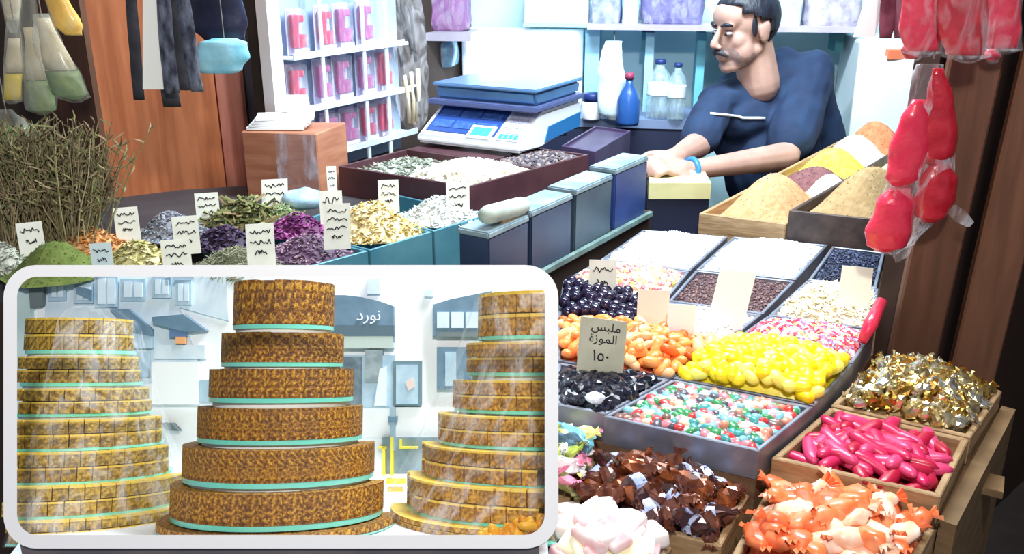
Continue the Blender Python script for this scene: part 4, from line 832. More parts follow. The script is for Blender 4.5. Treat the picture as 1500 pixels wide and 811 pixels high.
wslab(1230, 82, 1330, 300, .3, .315, 'door', mat('cabinet_door', (234, 242, 244), .35), cab, .006)
# rear counter with the ledge the man leans on
rc = thing('rear_counter', 'pale yellow counter ledge under the hands of the man', 'counter'); ZL = .955
q = Q([(944, 300), (1010, 300), (1060, 264), (944, 250)], ZL - .01); q = [pz(951, 268, ZL), pz(1042, 268, ZL), pz(1030, 246, ZL), pz(949, 246, ZL)]
quadobj('ledge_top', q, ZL - .045, ZL, mat('pale_yellow_board', (206, 200, 146), .6, c2=(186, 178, 126), scale=9, stretch=(1, 4, 1)), rc); quadobj('ledge_body', [p + Vector((0, .01, 0)) for p in q], 0, ZL - .045, mat('navy_counter', (34, 40, 66), .6), rc)
bk = [pz(925, 246, ZL), pz(690, 200, ZL), wp(690, 262, .02), wp(1000, 262, .02)]
sd = thing('sideboard', 'low dark side board under the light panel', 'side board'); bx0, bx1 = wp(700, 250, .02), wp(1010, 250, .02)
q = [bx0 - WBn * .3, bx1 - WBn * .3, bx1, bx0]; quadobj('top', q, .97, 1.0, mat('board_blue_grey', (120, 136, 170), .5), sd); quadobj('body', [p + (sum(q, Vector()) / 4 - p) * .04 for p in q], 0, .97, MATS['navy_counter'], sd)
BOT = film('clear_bottle', (206, 232, 240), .25, .6, 30, .08); CAPB = mat('navy_cap', (34, 52, 112), .4)
def bottle(x, y0, y1, Y, hw, label):
    p = pY(x, y0, Y); top = p.z; d = (p - CAM).dot(Vector((0, cp, -sp))); r = hw / F * d; z0 = 1.0; h = top - z0
    t = thing('water_bottle', label, 'bottle', (p.x, p.y, z0), group='water bottles on the side board'); bm = bmesh.new()
    lathe(bm, [(r * .85, 0), (r, .01), (r, h * .3), (r * .93, h * .34), (r, h * .38), (r, h * .66), (r * .8, h * .76), (r * .38, h * .87), (r * .34, h * .94)], n=20); obj('body', bm, BOT, t, True)
    bm = bmesh.new(); lathe(bm, [(r * .42, h * .93), (r * .44, h * .95), (r * .44, h * .995), (r * .38, h)], n=16); obj('cap', bm, CAPB, t, True)
    bm = bmesh.new(); lathe(bm, [(r * 1.01, h * .40), (r * 1.015, h * .42), (r * 1.015, h * .60), (r * 1.01, h * .62)], n=20); obj('label', bm, mat('bottle_label', (226, 240, 246), .5), t, True)
bottle(968, 87, 222, 3.12, 18, 'taller clear water bottle with a dark blue cap'); bottle(994, 92, 222, 3.08, 14, 'slimmer clear water bottle beside the man')
t = thing('spray_bottle', 'dark blue bottle standing left of the clear water bottles', 'bottle', (pY(918, 210, 3.0).x, 3.0, 1.0)); bm = bmesh.new(); lathe(bm, [(.036, 0), (.038, .01), (.038, .08), (.026, .11), (.012, .13), (.012, .15)], n=18); obj('body', bm, mat('deep_blue_plastic', (40, 84, 150), .3), t, True)
bm = bmesh.new(); lathe(bm, [(.016, .15), (.016, .165), (.01, .17)], n=12); obj('cap', bm, mat('red_cap', (150, 60, 90), .4), t, True)
t = thing('glue_tub', 'small white tub with a dark lid on the side board', 'tub', (pY(866, 190, 3.1).x, 3.1, 1.0)); bm = bmesh.new(); lathe(bm, [(.03, 0), (.032, .005), (.032, .06), (.028, .064)], n=16); obj('body', bm, WHITE, t, True)
bm = bmesh.new(); lathe(bm, [(.033, .062), (.033, .085), (.028, .09)], n=16); obj('lid', bm, CAPB, t, True)

# ------------------------------------------------------------------ the man behind the counter
def fused(name, bm, m, parent, voxel, disp=0, sc=10, **k):
    """closed overlapping volumes fused into one continuous surface"""
    me = tomesh(name, bm, None); o = bpy.data.objects.new(name, me); COL.objects.link(o)
    md = o.modifiers.new('fuse', 'REMESH'); md.mode = 'VOXEL'; md.voxel_size = voxel; md.use_smooth_shade = True
    ms = o.modifiers.new('smooth', 'SMOOTH'); ms.factor = .5; ms.iterations = 4
    dg = bpy.context.evaluated_depsgraph_get(); nm = bpy.data.meshes.new_from_object(o.evaluated_get(dg)); bpy.data.objects.remove(o); nm.name = name
    if disp:
        nrm = [Vector(n.vector) for n in nm.vertex_normals]
        for v, nv in zip(nm.vertices, nrm):
            q = v.co * sc; v.co += nv * disp * (noise.noise(Vector((q.x * 1.2, q.y, q.z * .8))) + .6 * noise.noise(q * 2.3))
    nm.materials.append(m)
    for p in nm.polygons: p.use_smooth = True
    return link(name, nm, parent, **k)
SKIN = mat('skin', (168, 132, 120), .55, c2=(180, 144, 130), scale=20, sss=.15)
HAIR = mat('dark_hair', (22, 24, 34), .5, c2=(34, 38, 52), scale=60, stretch=(1, 1, .3), bump=.5)
man = thing('person', 'person in a navy short sleeved shirt seated behind the counter looking aside', 'person')
hc = pY(1089, 42, 2.82)
Fd = Vector((-.86, -.46, -.13)).normalized(); Sd = Fd.cross(Vector((0, 0, 1))).normalized(); Ud = Sd.cross(Fd).normalized()    # his right = +Sd
HM = Matrix((Sd, Fd, Ud)).transposed()
def hp(x, y, z): return hc + HM @ Vector((x, y, z))
bm = bmesh.new()
ellip(bm, hp(0, -.014, .03), (.076, .097, .088), HM, 24, 16); ellip(bm, hp(0, .022, -.03), (.061, .066, .082), HM, 20, 14)
ellip(bm, hp(0, .050, .045), (.058, .046, .048), HM); ellip(bm, hp(0, .066, -.102), (.027, .022, .02), HM)
for s in (-1, 1):
    ellip(bm, hp(s * .034, .034, -.058), (.034, .04, .042), HM); capsule(bm, hp(s * .05, -.005, -.055), hp(s * .02, .06, -.1), .021, .018); ellip(bm, hp(s * .034, .054, -.024), (.026, .024, .03), HM)
    ellip(bm, hp(s * .079, -.012, -.006), (.009, .021, .033), HM); ellip(bm, hp(s * .011, .104, -.036), (.009, .011, .008), HM)
    ellip(bm, hp(s * .084, -.018, .006), (.006, .014, .022), HM)
capsule(bm, hp(-.036, .08, .022), hp(.036, .08, .022), .011, .011); capsule(bm, hp(0, .09, .014), hp(0, .117, -.028), .008, .012)
ellip(bm, hp(0, .088, -.062), (.026, .013, .008), HM); ellip(bm, hp(0, .086, -.074), (.022, .013, .008), HM)
nb = pY(1112, 122, 2.84); capsule(bm, hp(0, -.035, -.06), nb, .063, .065); capsule(bm, nb, nb + Vector((-.012, .0, -.02)), .06, .05)
shL = pY(1188, 108, 2.92); elL = pY(1150, 229, 2.66); wrL = pY(1010, 249, 2.52); hdL = pY(978, 246, 2.48)
shR = pY(1052, 150, 2.84); elR = pY(1022, 212, 2.68); wrR = pY(992, 228, 2.56); hdR = pY(968, 238, 2.51)
ch = pY(1122, 188, 2.93); be = pY(1150, 262, 2.93); hip = Vector((be.x, be.y + .02, .60))
capsule(bm, shR, shL, .044, .05); ellip(bm, ch, (.16, .10, .12)); capsule(bm, ch, hip, .13, .14)
capsule(bm, shL, elL, .05, .042); capsule(bm, elL, wrL, .044, .027); capsule(bm, shR, elR, .05, .042); capsule(bm, elR, wrR, .042, .028)
def hand(wr, hd, up, mirror):
    d = (hd - wr).normalized(); s = d.cross(up).normalized() * mirror; u = s.cross(d) * mirror
    p = wr + d * .045; M = Matrix((d, s, u)).transposed(); capsule(bm, wr, wr + d * .03, .026, .028); ellip(bm, p, (.05, .042, .018), M, 16, 10)
    for i, L in enumerate((.066, .076, .072, .056)):
        b = p + d * .034 + s * (i - 1.5) * .0195; k1 = b + d * L * .48 + u * .008; k2 = k1 + d * L * .26 - u * L * .18; k3 = k2 + d * L * .08 - u * L * .26
        capsule(bm, b, k1, .0098, .0092, 8); capsule(bm, k1, k2, .0092, .0085, 8); capsule(bm, k2, k3, .0085, .0072, 8)
    b = p - d * .012 - s * .034; k1 = b + d * .028 - s * .022 - u * .006; k2 = k1 + d * .03 - s * .004 - u * .006
    capsule(bm, b, k1, .0125, .0108, 8); capsule(bm, k1, k2, .0108, .0085, 8)
hand(wrL, hdL, Vector((-.2, -.5, .85)), 1); hand(wrR, hdR, Vector((0, -.4, .9)), -1)
kn = [Vector((.44, 2.80, .56)), Vector((.66, 2.78, .56))]
for i, s in enumerate((-1, 1)):
    h0 = hip + Vector((s * .09, 0, -.02)); capsule(bm, h0, kn[i], .085, .06); capsule(bm, kn[i], Vector((kn[i].x, kn[i].y + .02, .09)), .056, .036); capsule(bm, Vector((kn[i].x, kn[i].y + .06, .05)), Vector((kn[i].x - .02, kn[i].y - .10, .035)), .04, .032)
fused('body', bm, SKIN, man, .0048)
# shirt
SH = mat('navy_shirt_cloth', (24, 40, 70), .85, c2=(30, 52, 84), scale=12, bump=.15)
bm = bmesh.new()
sl = lambda a, b, t: a * (1 - t) + b * t
capsule(bm, shR, shL, .062, .076); ellip(bm, ch + Vector((0, 0, -.01)), (.19, .14, .15)); capsule(bm, ch + Vector((0, 0, -.03)), be + Vector((.01, 0, -.1)), .165, .175)
capsule(bm, shL, sl(shL, elL, .80), .074, .073); capsule(bm, shR, sl(shR, elR, .82), .058, .064); capsule(bm, shL + Vector((.0, .03, 0)), be + Vector((.13, .03, .05)), .07, .09)
capsule(bm, pY(1132, 118, 2.95), pY(1122, 132, 2.93), .072, .075); ellip(bm, pY(1094, 170, 2.855), (.12, .085, .085)); capsule(bm, pY(1078, 128, 2.90), pY(1150, 96, 2.94), .06, .06)
fused('shirt', bm, SH, man, .007, .009, 9)
# chest stripe lying on the shirt: cast from the camera side onto the shirt surface
bpy.context.view_layer.update()
shirt = [c for c in man.children if c.name.startswith('shirt')][0]
def on_shirt(x, y):
    d = ray(x, y).normalized(); ok, loc, nrm, _ = shirt.ray_cast(CAM, d); return (loc + nrm * .003) if ok else None
pts = [p for p in (on_shirt(1040 + 8 * k, 167 + (.6 * k if k < 6 else 5 + .1 * k)) for k in range(11)) if p]
if len(pts) > 2: bm = bmesh.new(); tube(bm, pts, .0042, 6); obj('chest_stripe', bm, mat('stripe_white', (220, 226, 232), .7), man, True)
bm = bmesh.new(); 
for i, s in enumerate((-1, 1)):
    h0 = hip + Vector((s * .09, 0, -.02)); capsule(bm, h0, kn[i], .105, .078); capsule(bm, kn[i], Vector((kn[i].x, kn[i].y + .02, .10)), .075, .058)
ellip(bm, hip, (.18, .14, .12)); fused('trousers', bm, mat('dark_trousers', (28, 30, 40), .8), man, .01)
# hair cap, face details
bm = bmesh.new(); bmesh.ops.create_uvsphere(bm, u_segments=32, v_segments=24, radius=1)
kill = []
for v in bm.verts:
    p = v.co.copy(); x, y, z = p.x * .080, -.016 + p.y * .101, .03 + p.z * .093
    line = .066 if y > .045 else (.034 if y > .008 else (.03 if y > -.034 else -.045))      # hairline: high forehead, sideburn, nape
    if abs(x) > .05 and y > .03: line = .05
    if z < line: kill.append(v)
    v.co = hp(x, y, z)
bmesh.ops.delete(bm, geom=kill, context='VERTS'); bmesh.ops.solidify(bm, geom=bm.faces[:], thickness=-.008)
h = obj('hair', bm, HAIR, man, True)
for s in (-1, 1): bm = bmesh.new(); ellip(bm, hp(s * .071, .018, .014), (.006, .010, .03), HM); obj('sideburn', bm, HAIR, man, True)
for s in (-1, 1):
    bm = bmesh.new(); ellip(bm, hp(s * .031, .082, .002), (.012, .0115, .0062), HM); e = obj('eye', bm, mat('eye_white', (150, 140, 140), .3), man, True)
    bm = bmesh.new(); ellip(bm, hp(s * .029, .0925, .001), (.0055, .003, .0045), HM); obj('iris', bm, mat('dark_iris', (26, 20, 20), .2), e, True)
    bm = bmesh.new(); tube(bm, [hp(s * .012, .095, .024), hp(s * .03, .094, .030), hp(s * .048, .082, .026)], [.004, .006, .003], 8); obj('eyebrow', bm, HAIR, man, True)
bm = bmesh.new(); ellip(bm, hp(0, .028, -.066), (.0665, .0665, .050), HM, 28, 18); obj('stubble', bm, film('grey_stubble', (88, 86, 96), .22, .5, 60, .8), man, True)
bm = bmesh.new()
for s in (-1, 1): tube(bm, [hp(0, .104, -.049), hp(s * .016, .100, -.053), hp(s * .031, .086, -.066)], [.0075, .0075, .003], 8)
obj('moustache', bm, mat('greying_moustache', (60, 58, 66), .7), man, True)
bm = bmesh.new(); d = (hdL - wrL).normalized(); u, v = seg_frame(d); c = wrL - d * .005; pts = [c + (u * math.cos(k * math.pi / 8) + v * math.sin(k * math.pi / 8)) * .031 for k in range(17)]
tube(bm, pts, .009, 6); wt = obj('watch', bm, mat('blue_watch_strap', (50, 120, 180), .4), man, True)
bm = bmesh.new(); lathe(bm, [(.015, -.004), (.017, 0), (.015, .005)], c + Vector((-.005, -.036, -.008)), 16, Euler((R(80), 0, 0)).to_matrix()); obj('watch_face', bm, mat('watch_glass', (220, 234, 244), .2), wt, True)
st = thing('stool', 'plain dark stool under the seated person', 'stool'); bm = bmesh.new(); lathe(bm, [(.16, .43), (.17, .44), (.17, .465), (.16, .475)], (hip.x, hip.y, 0), 20); obj('seat', bm, DARK, st)
for k in range(4):
    a = math.pi / 4 + k * math.pi / 2; bm = bmesh.new(); tube(bm, [(hip.x + .11 * math.cos(a), hip.y + .11 * math.sin(a), .44), (hip.x + .15 * math.cos(a), hip.y + .15 * math.sin(a), 0)], .014, 8); obj('leg', bm, DARK, st)

# ------------------------------------------------------------------ tilted showcase with the towers of sweets
CP = PITCH + math.atan((540 - 405.5) / F)                     # backward tilt of the showcase
cf = Vector((0, math.cos(CP), -math.sin(CP))); cu = Vector((0, math.sin(CP), math.cos(CP))); cx_ = Vector((1, 0, 0))
CM = Matrix((cx_, cf, cu)).transposed()
def loc_(x, y, dep):                                           # pixel -> showcase space (x right, y depth, z up) at that depth
    d = ray(x, y); return Vector((d.x, d.dot(cf), d.dot(cu))) * (dep / d.dot(cf))
ORG = CAM
CROT = (-CP, 0, 0)
def W_(v): return ORG + CM @ v
# frame: seen square-on, at 1.08 m
case = thing('showcase', 'tilted showcase with a rounded white frame in front of the sweet towers', 'showcase')
FD = 1.08
def rrect(x0, y0, x1, y1, r, n=8):
    out = []
    for cx, cy, a0 in ((x1 - r, y0 + r, -90), (x1 - r, y1 - r, 0), (x0 + r, y1 - r, 90), (x0 + r, y0 + r, 180)):
        for k in range(n + 1): a = R(a0 + 90 * k / n); out.append((cx + r * math.cos(a), cy + r * math.sin(a)))
    return out
def fpt(x, y, dd): return CAM + ray(x, y) * (FD + dd)
bm = bmesh.new(); o_ = rrect(5, 388, 818, 803, 48); i_ = rrect(25, 405, 798, 783, 30); N = len(o_)
lay = [[bm.verts.new(fpt(x, y, 0)) for x, y in o_], [bm.verts.new(fpt(x, y, 0)) for x, y in i_], [bm.verts.new(fpt(x, y, .014)) for x, y in i_], [bm.verts.new(fpt(x, y, .014)) for x, y in o_]]
for k in range(N):
    j = (k + 1) % N
    for a in range(4): b = (a + 1) % 4; bm.faces.new((lay[a][k], lay[a][j], lay[b][j], lay[b][k]))
obj('frame', bm, mat('frame_white', (252, 252, 252), .45, ), case)
DB = 1.745                                                      # depth of the street backdrop
def cprism(pts, d0, d1, name, m, parent, **k):
    """flat piece of the backdrop: pixel outline at depth d0, real thickness to d1"""
    bm = bmesh.new(); a = [W_(loc_(x, y, d0)) for x, y in pts]; t = CM @ Vector((0, d1 - d0, 0)); prism(bm, a, [p + t for p in a]); return obj(name, bm, m, parent, **k)
# side wall on the right and floor of the showcase
def wl_(x, y, dep): return W_(loc_(x, y, dep))
bm = bmesh.new(); q = [wl_(805, 428, 1.135), wl_(805, 428, DB), wl_(805, 755, DB), wl_(805, 755, 1.135)]; prism(bm, q, [p + Vector((.004, 0, 0)) for p in q]); obj('side_panel', bm, mat('panel_white', (244, 246, 248), .5), case)
# street backdrop: board with raised pieces
bd = thing('street_backdrop', 'pale street scene standing behind the sweet towers', 'backdrop')
def bl(name, c, e=0, c2=None, sc=20): return mat(name, c, .6, c2=c2, scale=sc)
cprism(rrect(12, 394, 810, 799, 44), DB, DB + .01, 'board', bl('street_white', (252, 254, 255), .80, (242, 248, 252), 6), bd)
PALE = bl('street_pale_blue', (206, 224, 236), .6, (222, 236, 244), 26); MID = bl('street_mid_blue', (162, 192, 212), .5, (186, 210, 226), 30); SLA = bl('street_slate', (98, 128, 150), .35, (112, 142, 164), 30)
DKS = bl('street_dark', (74, 92, 104), .28, (120, 138, 148), 40); AQ = bl('street_aqua_glass', (186, 212, 210), .45, (204, 226, 224), 10); GRY = bl('street_grey', (112, 124, 126), .3)
d0 = DB - .012
P4 = lambda x0, y0, x1, y1: [(x0, y0), (x1, y0), (x1, y1), (x0, y1)]
cprism(P4(14, 425, 44, 620), d0 - .004, DB, 'glass_pane', AQ, bd); cprism([(40, 400), (63, 400), (62, 446), (44, 450)], d0 - .008, DB, 'wall_strip', GRY, bd)
cprism([(66, 400), (220, 400), (262, 450), (300, 560), (66, 560)], d0 + .006, DB, 'building', PALE, bd)
bld = cprism([(220, 400), (330, 400), (335, 470), (262, 450)], d0 + .006, DB, 'building', PALE, bd)
for (x0, y0, x1, y1) in ((70, 408, 96, 440), (108, 414, 136, 444), (138, 402, 172, 450), (176, 408, 212, 440), (222, 404, 250, 436), (256, 410, 280, 446)): 
    wv = cprism(P4(x0, y0, x1, y1), d0, DB, 'window', MID, bd); cprism(P4(x0 + 5, y0 + 5, (x0 + x1) / 2 - 1, y1 - 5), d0 - .002, DB, 'pane', PALE, wv); cprism(P4((x0 + x1) / 2 + 2, y0 + 6, x1 - 4, y1 - 5), d0 - .002, DB, 'pane', PALE, wv)
cprism([(110, 418), (134, 424), (134, 440), (112, 430)], d0 - .004, DB, 'balcony', SLA, bd)
cprism([(160, 452), (188, 452), (222, 482), (222, 492), (190, 486), (178, 470)], d0 - .006, DB, 'awning', SLA, bd)
cprism([(222, 464), (268, 460), (302, 484), (270, 486), (224, 474)], d0 - .006, DB, 'awning', SLA, bd)
cprism(P4(192, 488, 222, 510), d0 - .004, DB, 'shop_panel', MID, bd); cprism(P4(248, 480, 272, 494), d0 - .004, DB, 'shop_panel', bl('street_navy', (96, 130, 172), .4), bd)
cprism(P4(257, 493, 271, 503), d0 - .006, DB, 'orange_sign', bl('street_orange', (240, 176, 120), .6), bd); cprism(P4(226, 505, 300, 525), d0 - .002, DB, 'shop_panel', PALE, bd)
cprism(P4(203, 516, 218, 552), d0 - .002, DB, 'shop_panel', MID, bd); cprism(P4(222, 530, 290, 592), d0 - .006, DB, 'van', bl('street_van_white', (250, 252, 253), .85), bd)
cprism(P4(292, 556, 312, 588), d0 - .004, DB, 'box', MID, bd); cprism([(237, 619), (252, 620), (262, 631), (243, 630)], d0 - .006, DB, 'car_window', GRY, bd)
# right half: two shop fronts with curved tops
A1 = [(484, 432), (505, 432), (530, 435), (556, 441), (576, 448), (577, 500), (484, 500)]
s1 = cprism(A1, d0 - .006, DB, 'shop_sign', SLA, bd); cprism(P4(484, 476, 577, 492), d0 - .009, DB, 'shop_beam', bl('street_beam', (88, 112, 126), .32), bd)
cprism(P4(490, 492, 576, 510), d0 - .008, DB, 'shop_panel', bl('street_pale_green', (190, 206, 200), .5), bd); cprism(P4(498, 520, 578, 596), d0 - .004, DB, 'shop_window', MID, bd)
cprism(P4(500, 522, 530, 594), d0 - .007, DB, 'shop_opening', DKS, bd); cprism(P4(535, 512, 560, 560), d0 - .008, DB, 'shop_opening', bl('street_dark_two', (130, 146, 152), .35, (170, 182, 186), 40), bd)
cprism([(556, 540), (566, 536), (566, 594), (548, 594)], d0 - .010, DB, 'statue', bl('street_statue', (226, 234, 240), .7), bd)
A2 = [(634, 446), (660, 438), (690, 432), (720, 426), (720, 492), (634, 492)]
cprism(A2, d0 - .006, DB, 'shop_sign', SLA, bd)
for x in (640, 661, 682): cprism(P4(x, 457, x + 18, 480), d0 - .009, DB, 'pane', PALE, bd)
cprism(P4(640, 486, 700, 493), d0 - .009, DB, 'shop_beam', GRY, bd); cprism(P4(640, 508, 690, 570), d0 - .006, DB, 'shop_window', SLA, bd); cprism(P4(652, 515, 668, 565), d0 - .008, DB, 'shop_opening', MID, bd)
dr = cprism(P4(575, 528, 617, 594), d0 - .006, DB, 'shop_door', bl('street_door_frame', (110, 136, 146), .35), bd); cprism(P4(580, 534, 612, 592), d0 - .009, DB, 'door_glass', MID, dr); cprism([(594, 560), (604, 552), (608, 566), (598, 572)], d0 - .011, DB, 'poster', bl('street_pink', (230, 206, 196), .6), dr)
cprism(P4(538, 408, 556, 430), d0, DB, 'chimney', PALE, bd); cprism(P4(622, 425, 634, 434), d0, DB, 'wall_lamp', PALE, bd)
# low street: pole, barrier, road, planter
cprism(P4(560, 640, 640, 698), d0 - .004, DB, 'road', bl('street_road', (120, 142, 152), .35, (150, 170, 178), 30), bd)
cprism(P4(571, 596, 578, 660), d0 - .012, DB, 'pole', bl('street_pole', (150, 176, 190), .45), bd); cprism(P4(568, 610, 581, 618), d0 - .014, DB, 'pole_collar', SLA, bd)
YB = bl('street_yellow', (238, 218, 70), .6)
for q4 in ((560, 654, 564, 696), (572, 640, 576, 696), (585, 644, 588, 656), (554, 654, 566, 657), (585, 654, 612, 657)): cprism(P4(*q4), d0 - .014, DB, 'barrier_bar', YB, bd)
cprism(P4(560, 694, 660, 760), d0 - .008, DB, 'kerb', bl('street_kerb', (244, 242, 236), .8), bd); cprism(P4(566, 701, 594, 708), d0 - .012, DB, 'flower_row', YB, bd); cprism(P4(568, 714, 590, 720), d0 - .012, DB, 'flower_row', bl('street_amber', (220, 180, 80), .5), bd)
cprism(P4(480, 596, 700, 640), d0 + .004, DB, 'pavement', bl('street_pavement', (250, 252, 253), .85), bd)
me = text_mesh('\ufee7\ufeee\u0631\u062f'[::-1], .030, .0015); me.materials.append(bl('street_sign_letters', (244, 248, 250), .8))
lt = link('lettering', me, s1); lt.matrix_world = Matrix.Translation(W_(loc_(540, 462, d0 - .009))) @ CM.to_4x4() @ Matrix.Rotation(R(90), 4, 'X')

# towers of sweets: tiers of pieces on glass plates
def speck(name, base, hi, dk, sc=210):
    m = mat(name, base, .55, c2=hi, scale=sc, bump=.6, detail=8); rp = [n for n in m.node_tree.nodes if n.type == 'VALTORGB'][0].color_ramp
    rp.elements[0].position = .50; rp.elements[1].position = .66; e = rp.elements.new(.40); e.color = lin(dk); return m
CAKE = [speck('date_cake_%d' % k, c, h, d) for k, (c, h, d) in enumerate((((150, 98, 40), (212, 160, 62), (104, 68, 36)), ((156, 100, 32), (216, 164, 54), (108, 66, 24)), ((140, 90, 36), (200, 150, 54), (98, 64, 32))))]
GLS = mat('aqua_glass_plate', (116, 222, 198), .15, c2=(140, 228, 214), scale=8)
DOIL = mat('white_doily', (240, 240, 236), .7)
def sector(r0, r1, a, h, ch=.0012, top=None):
    """piece of a ring: angle a, standing on z = 0"""
    bm = bmesh.new(); n = 2
    def pt(r, t, z): return Vector((r * math.sin(t), -r * math.cos(t), z))
    outline = [pt(r1, -a / 2 + a * i / n, 0) for i in range(n + 1)] + [pt(r0, a / 2 - a * i / n, 0) for i in range(n + 1)]
    up = lambda L, z, k=0: [Vector((p.x, p.y, z)) * 1 - Vector((p.x, p.y, 0)).normalized() * k for p in L]
    prism(bm, outline, up(outline, h - ch)); return bm
def tower(name, label, xc, D, tiers, rows, piece_px, group, mats, a0, a1, clip=None, topmat=None, wrap=None):
    """tiers: (half width px, y top, y bottom, y plate bottom) measured on the front of the tower"""
    rng = random.Random(name + label); zb = None; root = None; ntot = 0
    base = loc_(xc, 560, D); last = tiers[-1]; r_ = last[0] / F * D; zlow = loc_(xc, last[3], D - r_).z
    root = thing(name, label, 'sweets tower', W_(Vector((base.x, D, zlow))), CROT, group)
    spans = []
    for ti, (hw, yt, yb, yp) in enumerate(tiers):
        r = hw / F * D; zt = loc_(xc, yt, D - r).z - zlow; z0 = loc_(xc, yb, D - r).z - zlow; zp = loc_(xc, yp, D - r).z - zlow; spans.append((r, zt, zp))
        def clipped(bm):
            if clip is not None:
                cxl = loc_(clip, 560, D).x - base.x
                gm = bm.verts[:] + bm.edges[:] + bm.faces[:]; res = bmesh.ops.bisect_plane(bm, geom=gm, plane_co=(cxl, 0, 0), plane_no=(1, 0, 0), clear_outer=True)
                ed = [e for e in res['geom_cut'] if isinstance(e, bmesh.types.BMEdge)]; bmesh.ops.edgeloop_fill(bm, edges=ed) if ed else None
            cl = loc_(20, 560, D - r).x - base.x
            res = bmesh.ops.bisect_plane(bm, geom=bm.verts[:] + bm.edges[:] + bm.faces[:], plane_co=(cl, 0, 0), plane_no=(-1, 0, 0), clear_outer=True)
            ed = [e for e in res['geom_cut'] if isinstance(e, bmesh.types.BMEdge)]; bmesh.ops.edgeloop_fill(bm, edges=ed) if ed else None
            return bm
        bm = bmesh.new(); lathe(bm, [(r * .97, zp), (r * .995, zp + .0006), (r * .995, z0 - .0004), (r * .97, z0)], n=64); obj('glass_plate', clipped(bm), GLS, root)
        bm = bmesh.new(); lathe(bm, [(r * .86, z0 - .001), (r * .86, zt - .004)], n=40); obj('filling', clipped(bm), mats[0], root)
        if ti + 1 < len(tiers):
            rn = tiers[ti + 1][0] / F * D; bm = bmesh.new(); zn = loc_(xc, tiers[ti + 1][1], D - rn).z - zlow; lathe(bm, [(r * .94, zn - .002), (r * .94, zp + .0003)], n=40); obj('doily', clipped(bm), DOIL, root)
        n = max(10, round(2 * math.pi * r / (piece_px / F * D))); a = 2 * math.pi / n; hrow = (zt - z0) / rows; me = []
        for v in range(3):
            bm = sector(r * .84, r * (1.0 + (.0 if rows == 1 else rng.uniform(-.012, .012))), a * (.985 if rows == 1 else .93), hrow * (.995 if rows == 1 else .985))
            mesh = tomesh('sweet_piece', bm, mats[v % len(mats)])
            if topmat:
                mesh.materials.append(topmat)
                b2 = bmesh.new(); b2.from_mesh(mesh); vs = [x for x in b2.verts if x.co.z > hrow * .5]
                f = [x for x in b2.faces if all(y.co.z > hrow * .5 for y in x.verts)]
                ex = bmesh.ops.extrude_face_region(b2, geom=f); 
                for x in ex['geom']:
                    if isinstance(x, bmesh.types.BMVert): x.co.z += hrow * .0
                for x in [y for y in ex['geom'] if isinstance(y, bmesh.types.BMVert)]: x.co.z -= 0
                low = [x for x in vs if x.is_valid]
                for x in low: x.co.z = hrow * .80
                bmesh.ops.delete(b2, geom=[x for x in f if x.is_valid], context='FACES_ONLY')
                for x in b2.faces:
                    if min(y.co.z for y in x.verts) > hrow * .5: x.material_index = 1
                bmesh.ops.recalc_face_normals(b2, faces=b2.faces[:]); b2.to_mesh(mesh); b2.free()
            me.append(mesh)
        for row in range(rows):
            off = rng.uniform(0, a)
            for i in range(n):
                th = (i * a + off) % (2 * math.pi); th = th - 2 * math.pi if th > math.pi else th
                if not (a0 <= math.degrees(th) <= a1): continue
                px_ = base.x + r * math.sin(th)
                if px_ - a * r * .5 < loc_(12, 560, D - r * math.cos(th)).x: continue
                if clip is not None and px_ + a * r * .5 > loc_(clip, 560, D).x: continue
                o = link('sweet_piece', me[rng.randrange(3)], root, loc=(0, 0, z0 + row * hrow), rot=(0, 0, th)); o.scale = (1, 1, 1) if rows > 1 else (1, 1, rng.uniform(.975, 1.0)); ntot += 1
    if wrap:
        prof = [(hw / F * D, yy) for hw, yy in wrap]
        bm = bmesh.new(); nn = 40; rings = []
        for r, yy in prof:
            z = loc_(xc, yy, D - r).z - zlow; ring = []
            for k in range(nn):
                t = R(a0 - 6) + (R(a1 - a0 + 12)) * k / (nn - 1); rr = r * (1.03 + .02 * noise.noise(Vector((t * 4, z * 30, xc)))); ring.append(bm.verts.new((rr * math.sin(t), -rr * math.cos(t), z)))
            rings.append(ring)
        for p, q in zip(rings, rings[1:]):
            for k in range(nn - 1): bm.faces.new((p[k], p[k + 1], q[k + 1], q[k]))
        bmesh.ops.bisect_plane(bm, geom=bm.verts[:] + bm.edges[:] + bm.faces[:], plane_co=(loc_(20, 560, D - prof[-1][0]).x - base.x, 0, 0), plane_no=(-1, 0, 0), clear_outer=True)
        if clip is not None:
            cxl = loc_(clip, 560, D).x - base.x; bmesh.ops.bisect_plane(bm, geom=bm.verts[:] + bm.edges[:] + bm.faces[:], plane_co=(cxl, 0, 0), plane_no=(1, 0, 0), clear_outer=True)
        obj('plastic_wrap', bm, film('tower_film', (250, 252, 254), .02, .34, 30, .15), root, True)
    return root
TG = 'towers of sweets in the showcase'
tower('sweets_tower', 'unwrapped tall tower of dark brown date cakes on aqua glass plates', 414, 1.36,
      [(72, 407, 474, 481), (87, 484, 530, 537), (102, 538, 583, 591), (116, 597, 645, 653), (134, 658, 708, 717), (148, 722, 771, 780), (165, 784, 797, 801)], 1, 26, TG, CAKE, -100, 100)
OLV = [speck('olive_gold_cake_%d' % k, c, h, d, 170) for k, (c, h, d) in enumerate((((166, 132, 44), (206, 168, 66), (124, 98, 38)), ((154, 120, 40), (198, 160, 58), (116, 90, 34)), ((176, 140, 50), (214, 178, 78), (132, 104, 42))))]
GLD = [speck('amber_gold_cake_%d' % k, c, h, d, 170) for k, (c, h, d) in enumerate((((180, 128, 38), (216, 166, 58), (134, 92, 30)), ((166, 116, 34), (208, 156, 52), (124, 84, 28)), ((190, 136, 46), (224, 174, 70), (142, 98, 34))))]
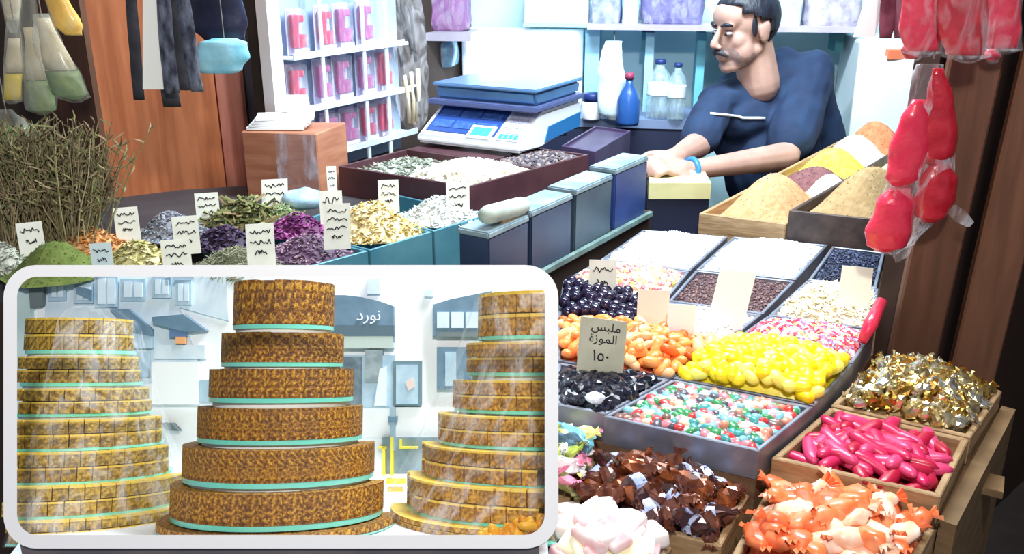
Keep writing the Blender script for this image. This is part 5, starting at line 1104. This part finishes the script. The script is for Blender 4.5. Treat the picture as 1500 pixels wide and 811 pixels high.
YTOP = mat('yellow_piece_top', (232, 190, 60), .5, c2=(240, 208, 96), scale=60)
tower('sweets_tower', 'film wrapped tower of olive gold pieces beside the aqua glass pane', 117, 1.47,
      [(75, 463, 512, 518), (86, 520, 560, 566), (102, 568, 606, 611), (118, 614, 657, 662), (132, 662, 707, 713), (152, 712, 757, 763), (172, 764, 797, 801)], 2, 19, TG, OLV, -68, 92, None, YTOP,
      [(20, 447), (55, 452), (78, 470), (92, 530), (108, 580), (124, 630), (138, 680), (158, 730), (180, 800)])
tower('sweets_tower', 'film wrapped tower of amber gold pieces standing against the side panel', 806, 1.47,
      [(106, 423, 490, 496), (122, 498, 545, 551), (140, 556, 602, 608), (162, 610, 655, 661), (184, 662, 712, 719), (204, 716, 770, 778), (226, 778, 797, 801)], 2, 21, TG, GLD, -95, 10, 803, YTOP,
      [(96, 424), (108, 432), (126, 490), (146, 550), (168, 605), (190, 660), (210, 712), (232, 770), (240, 800)])
# loose yellow sweets in the lower corner of the showcase
rng = random.Random(5); YS_ = [mat('golden_sweet', (226, 160, 40), .35, c2=(240, 190, 80), scale=50), mat('amber_sweet', (206, 130, 30), .35, c2=(226, 160, 60), scale=50)]
lms = [slice_mesh('golden_sweet', m, .030, .014, .012, .5) for m in YS_]
for i in range(26):
    x = rng.uniform(708, 795); y = 790 - (x - 700) * .32 * rng.random(); p = wl_(x, y, 1.185 + rng.uniform(-.01, .02)); 
    link('golden_sweet', lms[i % 2], None, ('golden', 'amber')[i % 2] + ' curled sweet heaped at the foot of the amber gold tower', 'candy', 'curled golden sweets', None, p, (rng.uniform(-1, 1), rng.uniform(-1, 1), rng.uniform(0, 6)))
# bed, legs of the showcase
bm = bmesh.new(); zb = min(loc_(414, 846, 1.24).z, loc_(806, 832, 1.30).z) - .002; zb = loc_(414, 802, 1.36 - 165 / F * 1.36).z
q = [Vector((-.62, 1.14, zb)), Vector((.045, 1.14, zb)), Vector((.060, DB, zb)), Vector((-.86, DB, zb))]; t3 = Vector((0, 0, -.02)); a = [W_(p + t3) for p in q]; prism(bm, a, [W_(p) for p in q]); obj('bed', bm, MATS['panel_white'], case)
for p in (q[0] + Vector((.2, .02, 0)), q[1] + Vector((-.05, .02, 0)), q[2] + Vector((-.05, -.03, 0)), q[3] + Vector((.25, -.03, 0))):
    w_ = W_(p + t3); bm = bmesh.new(); box(bm, (w_.x, w_.y, w_.z / 2 + .01), (.03, .03, w_.z + .0)); obj('leg', bm, MATS['panel_white'], case)

a = fpt(30, 801, .004); b = fpt(790, 801, .004)
boxobj('apron', ((a.x + b.x) / 2, a.y + .006, a.z / 2 + .002), (b.x - a.x, .012, a.z + .004), mat('apron_grey', (120, 112, 112), .7, c2=(96, 92, 98), scale=9), case)
